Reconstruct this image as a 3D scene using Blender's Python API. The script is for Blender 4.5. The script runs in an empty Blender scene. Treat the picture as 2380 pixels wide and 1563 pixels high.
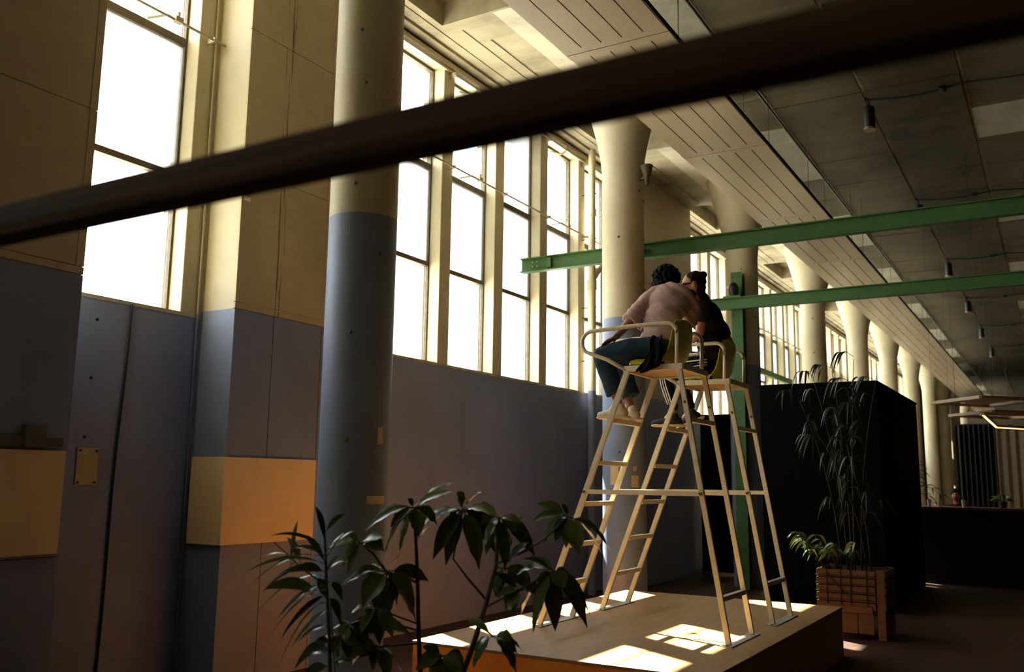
import bpy, bmesh, math, random
import numpy as np
from mathutils import Vector, Matrix
random.seed(7)
SC = bpy.context.scene
COL = SC.collection
R = math.radians

# ------------------------------------------------------------------ camera
EYE = 1.6
def make_camera():
    yaw, pitch, roll = R(30.884), R(8.954), R(0.792)
    f = Vector((-math.sin(yaw)*math.cos(pitch), math.cos(yaw)*math.cos(pitch), math.sin(pitch)))
    r = Vector((math.cos(yaw), math.sin(yaw), 0))
    u = r.cross(f)
    rr = r*math.cos(roll) + u*math.sin(roll)
    uu = -r*math.sin(roll) + u*math.cos(roll)
    cd = bpy.data.cameras.new('camera')
    cam = bpy.data.objects.new('camera', cd)
    COL.objects.link(cam)
    m = Matrix((rr, uu, -f)).transposed().to_4x4()
    m.translation = (0, 0, EYE)
    cam.matrix_world = m
    cd.sensor_width = 36.0
    cd.lens = 36.0*2120.8/2380.0
    cd.clip_start = 0.05; cd.clip_end = 400
    cd.dof.use_dof = True
    cd.dof.focus_distance = 7.9
    cd.dof.aperture_fstop = 1.8
    SC.camera = cam
make_camera()

# ------------------------------------------------------------------ sky, sun, exposure
SKY = 4.6
SUN = 34.0
w = bpy.data.worlds.new('sky'); SC.world = w
w.use_nodes = True
bg = w.node_tree.nodes['Background']
bg.inputs[0].default_value = (0.93, 0.97, 1.0, 1)
bg.inputs[1].default_value = SKY
sl = bpy.data.lights.new('sun', 'SUN'); so = bpy.data.objects.new('sun', sl); COL.objects.link(so)
sl.energy = SUN; sl.angle = R(0.55); sl.color = (1.0, 0.89, 0.69)
SUN_DIR = Vector((0.708, -0.432, -1.0)).normalized()
so.rotation_euler = SUN_DIR.to_track_quat('-Z', 'Y').to_euler()
so.location = (-20, 18, 25)
SC.view_settings.view_transform = 'Standard'
SC.view_settings.look = 'None'
SC.view_settings.gamma = 1.0
SC.view_settings.use_curve_mapping = False
SC.view_settings.exposure = 1.38
SC.cycles.use_denoising = True
SC.cycles.max_bounces = 10
SC.cycles.diffuse_bounces = 6
SC.cycles.transparent_max_bounces = 16
SC.cycles.sample_clamp_indirect = 12.0

# ------------------------------------------------------------------ materials
MATS = {}
def nodes_of(m):
    m.use_nodes = True
    nt = m.node_tree
    return nt, nt.nodes, nt.links, nt.nodes['Principled BSDF']
def ramp(nt, src, stops):
    n = nt.nodes.new('ShaderNodeValToRGB')
    els = n.color_ramp.elements
    while len(els) < len(stops): els.new(0.5)
    for e, (p, c) in zip(els, stops):
        e.position = p; e.color = (*c, 1) if len(c) == 3 else c
    nt.links.new(src, n.inputs[0])
    return n.outputs[0]
def noise(nt, vec, scale, detail=5, rough=0.6, stretch=None):
    if stretch:
        mp = nt.nodes.new('ShaderNodeMapping'); mp.inputs['Scale'].default_value = stretch
        nt.links.new(vec, mp.inputs[0]); vec = mp.outputs[0]
    n = nt.nodes.new('ShaderNodeTexNoise')
    n.inputs['Scale'].default_value = scale; n.inputs['Detail'].default_value = detail
    n.inputs['Roughness'].default_value = rough
    nt.links.new(vec, n.inputs['Vector'])
    return n.outputs['Fac']
def mixc(nt, fac, a, b, mode='MIX'):
    n = nt.nodes.new('ShaderNodeMix'); n.data_type = 'RGBA'; n.blend_type = mode
    for sock, v in ((n.inputs[0], fac), (n.inputs[6], a), (n.inputs[7], b)):
        if hasattr(v, 'is_linked') or hasattr(v, 'links'):
            nt.links.new(v, sock)
        else:
            sock.default_value = v if isinstance(v, (int, float)) else (*v, 1)
    return n.outputs[2]
def bump(nt, bs, src, strength=0.2, dist=0.01):
    b = nt.nodes.new('ShaderNodeBump'); b.inputs['Strength'].default_value = strength
    b.inputs['Distance'].default_value = dist
    nt.links.new(src, b.inputs['Height']); nt.links.new(b.outputs[0], bs.inputs['Normal'])
def simple(name, col, rough=0.6, metal=0.0, var=0.12, scale=8.0, bumps=0.0, spec=0.3, obj=True, stretch=None):
    if name in MATS: return MATS[name]
    m = bpy.data.materials.new(name); nt, nd, lk, bs = nodes_of(m)
    tc = nd.new('ShaderNodeTexCoord')
    f = noise(nt, tc.outputs['Object'], scale, stretch=stretch)
    lo = tuple(max(0, c*(1-var)) for c in col); hi = tuple(min(1, c*(1+var)) for c in col)
    c = ramp(nt, f, [(0.3, lo), (0.7, hi)])
    lk.new(c, bs.inputs['Base Color'])
    bs.inputs['Roughness'].default_value = rough; bs.inputs['Metallic'].default_value = metal
    bs.inputs['Specular IOR Level'].default_value = spec
    if bumps: bump(nt, bs, f, bumps, 0.01)
    MATS[name] = m
    return m
CREAM = (0.50, 0.445, 0.305)
BLUE = (0.19, 0.225, 0.335)
def paint(name, zsplit, cream=CREAM, blue=BLUE, rough=0.55, dirt=0.5, streak=False):
    """two-coat wall paint: blue up to a painted line, cream above, worn and dirty"""
    m = bpy.data.materials.new(name); nt, nd, lk, bs = nodes_of(m)
    g = nd.new('ShaderNodeNewGeometry'); pos = g.outputs['Position']
    sx = nd.new('ShaderNodeSeparateXYZ'); lk.new(pos, sx.inputs[0])
    gt = nd.new('ShaderNodeMath'); gt.operation = 'GREATER_THAN'; gt.inputs[1].default_value = zsplit
    lk.new(sx.outputs[2], gt.inputs[0])
    base = mixc(nt, gt.outputs[0], blue, cream)
    n1 = noise(nt, pos, 1.3, 6, 0.62)
    d1 = ramp(nt, n1, [(0.30, (0.80, 0.79, 0.76)), (0.68, (1.06, 1.05, 1.04))])
    c = mixc(nt, 1.0, base, d1, 'MULTIPLY')
    n2 = noise(nt, pos, 6.0, 8, 0.7)
    d2 = ramp(nt, n2, [(0.66, (1, 1, 1)), (0.74, (0.55, 0.42, 0.27))])
    c = mixc(nt, dirt, c, d2, 'MULTIPLY')
    if streak:
        n3 = noise(nt, pos, 3.0, 5, 0.6, stretch=(1, 16, 0.35))
        ds = nd.new('ShaderNodeMath'); ds.operation = 'SUBTRACT'; ds.inputs[1].default_value = 5.50; lk.new(sx.outputs[1], ds.inputs[0])
        ab = nd.new('ShaderNodeMath'); ab.operation = 'ABSOLUTE'; lk.new(ds.outputs[0], ab.inputs[0])
        ml = nd.new('ShaderNodeMath'); ml.operation = 'MULTIPLY_ADD'; ml.inputs[1].default_value = -1.1; lk.new(ab.outputs[0], ml.inputs[0]); lk.new(n3, ml.inputs[2])
        d3 = ramp(nt, ml.outputs[0], [(0.545, (1, 1, 1)), (0.585, (0.13, 0.10, 0.06))])
        c = mixc(nt, 0.85, c, d3, 'MULTIPLY')
    lk.new(c, bs.inputs['Base Color'])
    bs.inputs['Roughness'].default_value = rough
    bs.inputs['Specular IOR Level'].default_value = 0.35
    n4 = noise(nt, pos, 22, 6, 0.7)
    bump(nt, bs, n4, 0.10, 0.01)
    return m
M_WALL = paint('wall_paint', 2.9)
M_PIL = paint('pilaster_paint', 2.93, streak=False)
M_PILS = paint('pilaster_paint_streaked', 2.93, cream=(0.47, 0.39, 0.235), streak=True)
M_COLB = paint('column_paint_blue', 3.47, blue=(0.205, 0.25, 0.37))
M_COLC = paint('column_paint_cream', -1.0)
M_MULL = paint('mullion_paint', -1.0, cream=(0.50, 0.43, 0.285), dirt=0.6)
def concrete(name, col, scale=1.0, boards=True):
    m = bpy.data.materials.new(name); nt, nd, lk, bs = nodes_of(m)
    g = nd.new('ShaderNodeNewGeometry'); pos = g.outputs['Position']
    n1 = noise(nt, pos, 0.9*scale, 8, 0.65)
    c = ramp(nt, n1, [(0.30, tuple(x*0.50 for x in col)), (0.47, tuple(x*0.92 for x in col)), (0.70, tuple(min(1, x*1.25) for x in col))])
    if boards:
        n2 = noise(nt, pos, 2.2, 4, 0.6, stretch=(0.25, 3.2, 1))
        d = ramp(nt, n2, [(0.3, (0.80, 0.78, 0.74)), (0.62, (1.05, 1.05, 1.05))])
        c = mixc(nt, 0.8, c, d, 'MULTIPLY')
    n3 = noise(nt, pos, 14, 8, 0.7)
    d3 = ramp(nt, n3, [(0.62, (1, 1, 1)), (0.78, (0.55, 0.50, 0.42))])
    c = mixc(nt, 0.5, c, d3, 'MULTIPLY')
    lk.new(c, bs.inputs['Base Color'])
    bs.inputs['Roughness'].default_value = 0.85; bs.inputs['Specular IOR Level'].default_value = 0.2
    bump(nt, bs, n3, 0.3, 0.01)
    return m
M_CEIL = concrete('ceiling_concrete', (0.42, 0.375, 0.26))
M_CEILW = concrete('ceiling_lit_concrete', (0.62, 0.575, 0.45), boards=False)  # paler copy of the ceiling concrete, window brightness in the colour
M_CEILD = concrete('shaded_board_concrete', (0.098, 0.080, 0.044))  # light fall-off away from the windows darkened into the colour
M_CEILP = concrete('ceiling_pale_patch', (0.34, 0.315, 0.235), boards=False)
M_RAFT = simple('raft_board', (0.44, 0.36, 0.24), 0.33, var=0.05, scale=3, spec=0.5)
M_DARKLINE = simple('dark_edge', (0.02, 0.018, 0.013), 0.7)
M_FLOOR = simple('floor_red_brown', (0.030, 0.012, 0.007), 0.6, var=0.35, scale=2.5, spec=0.2)
M_GREEN = simple('green_steel', (0.042, 0.110, 0.030), 0.5, var=0.15, scale=5, spec=0.3)
M_FRAME = simple('window_steel', (0.085, 0.066, 0.036), 0.6, var=0.3, scale=12)
M_GEAR = simple('opener_steel', (0.42, 0.36, 0.24), 0.5, var=0.2, scale=20, metal=0.2)
M_PIPE = paint('pipe_paint', 2.9, cream=(0.62, 0.54, 0.36))
M_BAND = simple('ochre_board', (0.76, 0.55, 0.29), 0.55, var=0.06, scale=4)
M_TAPE = simple('paper_tape', (0.62, 0.47, 0.25), 0.7, var=0.15, scale=20)
M_BLACK = simple('black_metal', (0.012, 0.012, 0.012), 0.45)
M_BOOTH = simple('black_cloth', (0.0035, 0.0035, 0.003), 0.95, var=0.3, scale=4, spec=0.03)
M_CABLE = simple('cable_rubber', (0.02, 0.022, 0.02), 0.6)
def wood(name, col, axis=(1, 12, 12), rough=0.5, var=0.2, scale=2.2):
    m = bpy.data.materials.new(name); nt, nd, lk, bs = nodes_of(m)
    g = nd.new('ShaderNodeNewGeometry')
    n1 = noise(nt, g.outputs['Position'], scale, 8, 0.65, stretch=axis)
    n2 = noise(nt, g.outputs['Position'], 1.1, 4, 0.5)
    c = ramp(nt, n1, [(0.3, tuple(x*(1-var) for x in col)), (0.7, tuple(min(1, x*(1+var)) for x in col))])
    d = ramp(nt, n2, [(0.3, (0.86, 0.85, 0.82)), (0.7, (1.06, 1.06, 1.06))])
    c = mixc(nt, 1.0, c, d, 'MULTIPLY')
    lk.new(c, bs.inputs['Base Color']); bs.inputs['Roughness'].default_value = rough
    bs.inputs['Specular IOR Level'].default_value = 0.3
    bump(nt, bs, n1, 0.1, 0.004)
    return m
M_PLY = wood('plywood_top', (0.29, 0.160, 0.058), axis=(8, 1, 8))
M_ORANGE = simple('orange_paint', (0.82, 0.25, 0.035), 0.5, var=0.12, scale=5)
M_RAIL = wood('dark_rail_wood', (0.024, 0.0115, 0.005), axis=(0.6, 14, 14), rough=0.8, var=0.6)
M_RAIL.node_tree.nodes['Principled BSDF'].inputs['Specular IOR Level'].default_value = 0.04
M_CHAIRW = simple('cream_steel', (0.70, 0.61, 0.42), 0.42, var=0.10, scale=9, spec=0.45)
M_PLATE = simple('galvanised_plate', (0.36, 0.36, 0.33), 0.42, metal=0.5, var=0.15, scale=14)
M_YELLOW = simple('yellow_plastic', (0.56, 0.48, 0.025), 0.34, var=0.06, scale=6, spec=0.5)
def glass(name, frosted):
    m = bpy.data.materials.new(name); m.use_nodes = True
    nt = m.node_tree; nt.nodes.clear()
    out = nt.nodes.new('ShaderNodeOutputMaterial')
    gl = nt.nodes.new('ShaderNodeBsdfGlossy'); gl.inputs['Roughness'].default_value = 0.05
    mix = nt.nodes.new('ShaderNodeMixShader'); mix.inputs[0].default_value = 0.05
    if frosted:
        a = nt.nodes.new('ShaderNodeBsdfTranslucent'); a.inputs[0].default_value = (0.34, 0.36, 0.36, 1)
    else:
        a = nt.nodes.new('ShaderNodeBsdfTransparent'); a.inputs[0].default_value = (0.93, 0.95, 0.95, 1)
    nt.links.new(a.outputs[0], mix.inputs[1]); nt.links.new(gl.outputs[0], mix.inputs[2])
    nt.links.new(mix.outputs[0], out.inputs[0])
    return m
M_GLASS = glass('clear_glass', False)
M_FROST = glass('frosted_glass', True)

# ------------------------------------------------------------------ mesh helpers
class MB:
    def __init__(s): s.v = []; s.f = []
    def add(s, vs, fs):
        o = len(s.v); s.v += [tuple(p) for p in vs]; s.f += [tuple(i+o for i in q) for q in fs]; return s
    def box(s, x0, x1, y0, y1, z0, z1):
        vs = [(x, y, z) for z in (z0, z1) for y in (y0, y1) for x in (x0, x1)]
        return s.add(vs, [(0, 2, 3, 1), (4, 5, 7, 6), (0, 1, 5, 4), (2, 6, 7, 3), (0, 4, 6, 2), (1, 3, 7, 5)])
    def bar(s, a, b, w, h, up=(0, 0, 1)):
        """rectangular bar from a to b; w across, h along 'up'"""
        a, b = Vector(a), Vector(b); d = (b-a).normalized(); u = Vector(up)
        sd = d.cross(u).normalized(); u = sd.cross(d).normalized()
        vs = []
        for p in (a, b):
            for i, j in ((-1, -1), (1, -1), (1, 1), (-1, 1)):
                vs.append(p + sd*(i*w/2) + u*(j*h/2))
        return s.add(vs, [(3, 2, 1, 0), (4, 5, 6, 7), (0, 1, 5, 4), (1, 2, 6, 5), (2, 3, 7, 6), (3, 0, 4, 7)])
    def tube(s, pts, rad, n=8, caps=True, closed=False):
        pts = [Vector(p) for p in pts]; k = len(pts)
        rad = rad if isinstance(rad, (list, tuple)) else [rad]*k
        tan = []
        for i in range(k):
            a = pts[i-1] if (i > 0 or closed) else pts[i]
            b = pts[(i+1) % k] if (i < k-1 or closed) else pts[i]
            tan.append((b-a).normalized())
        ref = Vector((0, 0, 1)) if abs(tan[0].z) < 0.9 else Vector((1, 0, 0))
        u = tan[0].cross(ref).normalized()
        vs = []
        for i in range(k):
            u = (u - tan[i]*u.dot(tan[i])).normalized(); v = tan[i].cross(u)
            for j in range(n):
                t = 2*math.pi*j/n
                vs.append(pts[i] + (u*math.cos(t) + v*math.sin(t))*rad[i])
        fs = []
        for i in range(k if closed else k-1):
            i2 = (i+1) % k
            for j in range(n):
                j2 = (j+1) % n
                fs.append((i*n+j, i*n+j2, i2*n+j2, i2*n+j))
        if caps and not closed:
            fs.append(tuple(range(n-1, -1, -1))); fs.append(tuple((k-1)*n+j for j in range(n)))
        return s.add(vs, fs)
    def cyl(s, a, b, r, n=16): return s.tube([a, b], r, n)
    def lathe(s, prof, c=(0, 0, 0), n=32):
        vs = [(c[0]+r*math.cos(2*math.pi*j/n), c[1]+r*math.sin(2*math.pi*j/n), c[2]+z) for r, z in prof for j in range(n)]
        fs = [(i*n+j, i*n+(j+1) % n, (i+1)*n+(j+1) % n, (i+1)*n+j) for i in range(len(prof)-1) for j in range(n)]
        fs.append(tuple(range(n-1, -1, -1))); fs.append(tuple((len(prof)-1)*n+j for j in range(n)))
        return s.add(vs, fs)
    def sphere(s, c, r, n=10, m=6, sc=(1, 1, 1)):
        vs = [(c[0], c[1], c[2]-r*sc[2])]
        for i in range(1, m):
            t = -math.pi/2 + math.pi*i/m
            for j in range(n):
                a = 2*math.pi*j/n
                vs.append((c[0]+r*sc[0]*math.cos(t)*math.cos(a), c[1]+r*sc[1]*math.cos(t)*math.sin(a), c[2]+r*sc[2]*math.sin(t)))
        vs.append((c[0], c[1], c[2]+r*sc[2]))
        fs = [(0, 1+(j+1) % n, 1+j) for j in range(n)]
        for i in range(m-2):
            for j in range(n):
                fs.append((1+i*n+j, 1+i*n+(j+1) % n, 1+(i+1)*n+(j+1) % n, 1+(i+1)*n+j))
        L = len(vs)-1
        fs += [(L, 1+(m-2)*n+j, 1+(m-2)*n+(j+1) % n) for j in range(n)]
        return s.add(vs, fs)
    def prism(s, poly, y0, y1):
        """polygon of (x, z) extruded along y"""
        n = len(poly)
        vs = [(x, y0, z) for x, z in poly] + [(x, y1, z) for x, z in poly]
        fs = [tuple(range(n)), tuple(range(2*n-1, n-1, -1))] + [(i, i+n, (i+1) % n+n, (i+1) % n) for i in range(n)]
        return s.add(vs, fs)
    def build(s, name, mat, parent=None, smooth=False, bevel=0.0, **props):
        off = parent.matrix_world.translation if parent is not None else Vector((0, 0, 0))
        if parent is not None:
            off = Vector((0, 0, 0)); p = parent
            while p is not None:
                off = off + p.location; p = p.parent
        me = bpy.data.meshes.new(name)
        me.from_pydata([tuple(Vector(p)-off) for p in s.v], [], s.f)
        bm = bmesh.new(); bm.from_mesh(me); bmesh.ops.recalc_face_normals(bm, faces=bm.faces); bm.to_mesh(me); bm.free()
        if smooth:
            me.shade_smooth() if hasattr(me, 'shade_smooth') else None
            for q in me.polygons: q.use_smooth = True
            if smooth == 'auto':
                me.set_sharp_from_angle(angle=R(40))
        me.materials.append(mat)
        o = bpy.data.objects.new(name, me); COL.objects.link(o)
        if parent is not None: o.parent = parent
        if bevel:
            b = o.modifiers.new('bevel', 'BEVEL'); b.width = bevel; b.segments = 2; b.limit_method = 'ANGLE'
        for k, v in props.items(): o[k] = v
        return o
def thing(name, label, cat, loc=(0, 0, 0), group=None):
    o = bpy.data.objects.new(name, None); COL.objects.link(o); o.location = loc
    o.empty_display_size = 0.1
    o['label'] = label; o['category'] = cat
    if group: o['group'] = group
    return o
def tag(o, label, cat, group=None):
    o['label'] = label; o['category'] = cat
    if group: o['group'] = group
    return o
def struct(o, label=None, cat=None):
    o['kind'] = 'structure'
    if label: o['label'] = label
    if cat: o['category'] = cat
    return o
def sempty(name, loc=(0, 0, 0), label=None, cat=None):
    o = bpy.data.objects.new(name, None); COL.objects.link(o); o.location = loc
    return struct(o, label, cat)

# ------------------------------------------------------------------ the hall
XW, XG = -6.0, -6.18          # room face of the window wall, glass
Y0, Y1 = -11.0, 62.0
XR = 9.0
ZC = 6.6                      # ceiling
ZS, ZT1, ZT2, ZH = 2.9, 4.06, 5.23, 6.46
gm = MB(); gm.box(-160, XW-0.4, -80, 140, -0.5, -0.3)
struct(gm.build('ground', simple('yard_concrete', (0.46, 0.45, 0.42), 0.9, var=0.1, scale=0.5)), 'pale concrete yard outside the window wall', 'ground')
fl = MB(); fl.box(XW-0.4, XR+0.3, Y0-0.3, Y1+0.3, -0.3, 0.0)
struct(fl.build('floor', M_FLOOR), 'dark red-brown hall floor', 'floor')
M_FAR = simple('far_wall_paint', (0.05, 0.04, 0.026), 0.8, var=0.2, scale=1)
b = MB(); b.box(XR, XR+0.3, Y0-0.3, Y1+0.3, 0, ZC+0.3); struct(b.build('wall_right', M_FAR), 'dim brown wall across the hall', 'wall')
b = MB(); b.box(XW-0.4, XR, Y1, Y1+0.3, 0, ZC+0.3); struct(b.build('wall_far', M_FAR), 'dim end wall of the hall', 'wall')
b = MB(); b.box(XW-0.4, XR, Y0-0.3, Y0, 0, ZC+0.3); struct(b.build('wall_near', M_FAR), 'dim wall behind the viewpoint', 'wall')

# window wall: parapet, head, pilaster zones
MW = 0.215
GRID0, STEP = 4.83, 1.185     # mullion grid
P0 = (0.20, 3.70); P1 = (5.03, 6.10); P2 = (13.10, 15.75)
b = MB()
b.box(XW-0.4, XW, Y0, Y1, 0, ZS-0.03)
b.box(XW-0.4, XW-0.02, Y0, Y1, ZH, ZC+0.3)
b.box(XW-0.4, XW, P0[0]+0.05, P0[1]-0.05, ZS-0.03, ZH)
b.box(XW-0.4, XW, P2[0], P2[1]-0.05, ZS-0.03, ZH)
wall = struct(b.build('wall_left', M_WALL), 'window wall with a blue painted parapet under tall windows', 'wall')
sill = MB(); sill.box(XW-0.38, XW+0.004, P0[1], Y1, ZS-0.03, ZS); sill.box(XW-0.38, XW+0.004, Y0, P0[0], ZS-0.03, ZS)
sill.build('sill', simple('sill_paint', (0.36, 0.31, 0.2), 0.7, var=0.3, scale=6), wall)
hd = MB(); hd.box(XW-0.02, XW+0.05, P0[1], Y1, ZH+0.02, ZH+0.075); hd.box(XW-0.02, XW+0.03, P0[1], Y1, ZH-0.03, ZH-0.005)
hd.build('head_moulding', M_MULL, wall)
mull_y = []
y = GRID0-20*STEP
while y < Y1-1:
    inp1 = P1[0]-0.1 < y < P1[1]-0.2
    inp2 = P2[0]-0.1 < y < P2[1]-0.25
    inp0 = P0[0]-0.25 < y < P0[1]+0.1
    if not (inp0 or inp1 or inp2) and y > Y0+0.3: mull_y.append(y)
    y += STEP
mm = None
for y in mull_y:
    if mm is None:
        b = MB(); b.box(XW-0.30, XW, y, y+MW, ZS-0.03, ZH)
        mo = b.build('mullion', M_MULL, wall, bevel=0.008); mm = mo.data; my0 = y
    else:
        mo = bpy.data.objects.new('mullion', mm); COL.objects.link(mo); mo.parent = wall; mo.location = (0, y-my0, 0)
        bv = mo.modifiers.new('bevel', 'BEVEL'); bv.width = 0.008; bv.segments = 2; bv.limit_method = 'ANGLE'
# window bays
edges = []
def bay(a, bnd): edges.append((a, bnd))
k0 = Y0
for y in [q for q in mull_y if q < P0[0]]:
    bay(k0, y); k0 = y+MW
bay(k0, P0[0]+0.06)
bay(P0[1]-0.05, GRID0)
k0 = P1[1]-0.02
for y in mull_y:
    if y < 6: continue
    if y > P2[0] and k0 < P2[0]:
        bay(k0, P2[0]+0.02); k0 = P2[1]-0.06
    if y - k0 > 0.2: bay(k0, y)
    k0 = y+MW
bay(k0, Y1)
shared = {}
def shared_obj(key, mk, name, mat, parent, loc):
    """an object whose mesh is made once for each key and shared by the alike pieces"""
    if key not in shared:
        o = mk().build(name, mat, None); shared[key] = o.data
        bpy.data.objects.remove(o)
    o = bpy.data.objects.new(name, shared[key]); COL.objects.link(o); o.parent = parent; o.location = loc
    return o
def window_frame(wd):
    m_ = MB(); t = 0.022; H = ZH-ZS
    m_.box(-0.03, 0.03, 0, t, 0, H); m_.box(-0.03, 0.03, wd-t, wd, 0, H)
    m_.box(-0.03, 0.03, t, wd-t, 0, t*0.7); m_.box(-0.03, 0.03, t, wd-t, H-t*1.6, H)
    return m_
PANES = [(0.02, ZT1-ZS-0.03), (ZT1-ZS+0.03, ZT2-ZS-0.04), (ZT2-ZS+0.04, ZH-ZS-0.05)]
for n, (a, c) in enumerate(edges, 1):
    wd = round(c-a, 3)
    we = sempty('window_%d' % n, (XG, a, ZS), 'tall steel window with three panes one above another', 'window')
    we['group'] = 'tall windows of the long wall'
    shared_obj(('f', wd), lambda: window_frame(wd), 'frame', M_FRAME, we, (0, 0, 0))
    for zt, hh in ((ZT1, 0.026), (ZT2, 0.036)):
        shared_obj(('t', wd, hh), lambda: MB().box(-0.03, 0.035, 0.03, wd-0.03, -hh, hh), 'transom', M_FRAME, we, (0, 0, zt-ZS))
    for row, (za, zb) in enumerate(PANES):
        fro = row == 1 or (row == 2 and 9.7 < a < 9.9)  # frosting added to keep direct sun off parts of the platform
        shared_obj(('p', wd, row, fro), lambda: MB().box(-0.003, 0.003, 0.03, wd-0.03, za, zb), 'pane', M_FROST if fro else M_GLASS, we, (0, 0, 0))
# ------------------------------------------------------------------ pilasters
XP = -5.6
def pilaster(y0, y1, label, seam, boards_z, rim=True):
    core = MB(); core.box(XW-0.3, XP-0.022, y0+0.004, y1-0.004, 0, ZC)
    p = struct(core.build('pilaster', M_PIL), label, 'pilaster')
    # side boards and front boards, each its own piece with a fine joint
    for (za, zb) in boards_z:
        for (ya, yb) in seam(za):
            MB().box(XP-0.022, XP, ya+0.0025, yb-0.0025, za+0.002, zb-0.002).build('board', M_PILS if za > 2.9 else M_PIL, p, bevel=0.003)
    return p
def seam1(z):
    return [(5.03, 6.10)] if z > 2.9 else [(5.03, 5.46), (5.46, 6.04), (6.04, 6.10)]
pil1 = pilaster(5.03, 6.10, 'cream and blue pilaster standing behind the near round column', seam1,
                [(0, 1.07), (1.07, 1.74), (1.74, 2.93), (2.93, 2.985), (2.985, 4.10), (4.10, 5.33), (5.33, ZC)])
# thin rims framing the boards of the upper pilaster face
for ya, yb, za, zb in ((5.06, 6.05, 2.975, 2.985), (6.045, 6.053, 2.985, ZC)):
    MB().box(XP, XP+0.004, ya, yb, za, zb).build('bead', M_PIL, pil1)
def seam0(z):
    return [(0.2, 2.4), (2.4, 3.70)]
pil0 = pilaster(0.2, 3.70, 'wide dim pilaster beside the first tall window', seam0,
                [(0, 1.07), (1.07, 1.74), (1.74, 2.93), (2.93, 2.985), (2.985, 4.10), (4.10, 5.33), (5.33, ZC)])
MB().box(XP, XP+0.004, 3.638, 3.646, 2.985, ZC).build('bead', M_PIL, pil0)
def seam2(z): return [(13.10, 14.4), (14.4, 15.75)]
pilaster(13.10, 15.75, 'wide pilaster between the two window runs, behind the green girder', seam2,
         [(0, 2.93), (2.93, 2.985), (2.985, 4.8), (4.8, ZC)])
# ochre boxed bands round the pilasters
t = thing('ochre_band', 'ochre board box wrapped round the pilaster behind the near column', 'panel', (XP, 5.03, 1.07))
MB().box(XP, XP+0.03, 5.0, 6.02, 1.07, 1.745).build('front_board', M_BAND, t, bevel=0.003)
MB().box(XW+0.05, XP+0.012, 4.998, 5.03, 1.07, 1.745).build('side_board', M_BAND, t, bevel=0.003)
t = thing('ochre_block', 'ochre board mounted on the wide dim pilaster', 'notice board', (XP, 2.4, 1.07))  # plain ochre block, same kind as the band on the next pilaster
MB().box(XP, XP+0.025, 1.9, 3.67, 1.09, 1.745).build('board', M_BAND, t, bevel=0.003)
cl = thing('clamp_rail', 'dark clamp rail just above the ochre board on the dim pilaster', 'bracket', (XP, 3.4, 1.8))
M_DIMST = simple('dim_steel', (0.10, 0.095, 0.08), 0.6)
MB().box(XP, XP+0.035, 2.0, 3.64, 1.775, 1.83).build('rail', M_DIMST, cl, bevel=0.004)
for y in (2.5, 3.44):
    MB().box(XP, XP+0.055, y-0.07, y+0.07, 1.76, 1.90).build('clamp', M_DIMST, cl, bevel=0.006)
t = thing('wall_plate', 'small ochre plate screwed to the blue parapet below the first window', 'plate', (XW, 4.12, 1.52))
MB().box(XW, XW+0.01, 4.03, 4.20, 1.52, 1.785).build('plate', simple('plate_ochre', (0.40, 0.30, 0.13), 0.6), t, bevel=0.002)
for y in (4.05, 4.18):
    for z in (1.54, 1.765): MB().sphere((XW+0.012, y, z), 0.009, 8, 4).build('screw', M_BLACK, t)
cb = MB(); pts = [(XW+0.012, 4.37-0.02*((2.9-z)/2.9)*5*0.6 + 0.008*math.sin(z*3), z) for z in np.linspace(2.89, 0.0, 20)]
cb.tube(pts, 0.009, 6)
tag(cb.build('wall_cable', M_CABLE, smooth=True), 'thin dark cable running down the blue parapet from the first window', 'cable')
cd = MB(); cd.tube([(XW+0.02, 4.985, 0), (XW+0.02, 4.985, 3.4), (XW+0.02, 4.985, ZC-0.2)], 0.008, 8)
tag(cd.build('conduit', M_WALL, smooth=True), 'slim painted conduit in the corner beside the boxed pilaster', 'conduit')
t = thing('paper_scrap', 'white paper scrap taped to the boxed pilaster edge', 'paper', (XP, 5.08, 3.84))
MB().box(XP, XP+0.004, 5.05, 5.12, 3.835, 3.87).build('scrap', simple('white_paper', (0.8, 0.78, 0.7), 0.8), t)
# rusty screw heads with stains in the parapet
for i, (y, z) in enumerate(((4.10, 2.72), (4.09, 2.29), (4.08, 1.86))):
    s_ = thing('wall_screw', 'rusty screw in the blue parapet below the first window', 'screw', (XW, y, z), 'rusty screws in the parapet')
    MB().cyl((XW-0.004, y, z), (XW+0.006, y, z), 0.012, 10).build('screw_head', M_BLACK, s_)
    MB().lathe([(0.028, 0), (0.026, 0.0012)], (0, 0, 0), 12).build('rust_stain', simple('rust', (0.16, 0.10, 0.045), 0.9), s_).rotation_euler = (0, R(90), 0)

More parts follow.
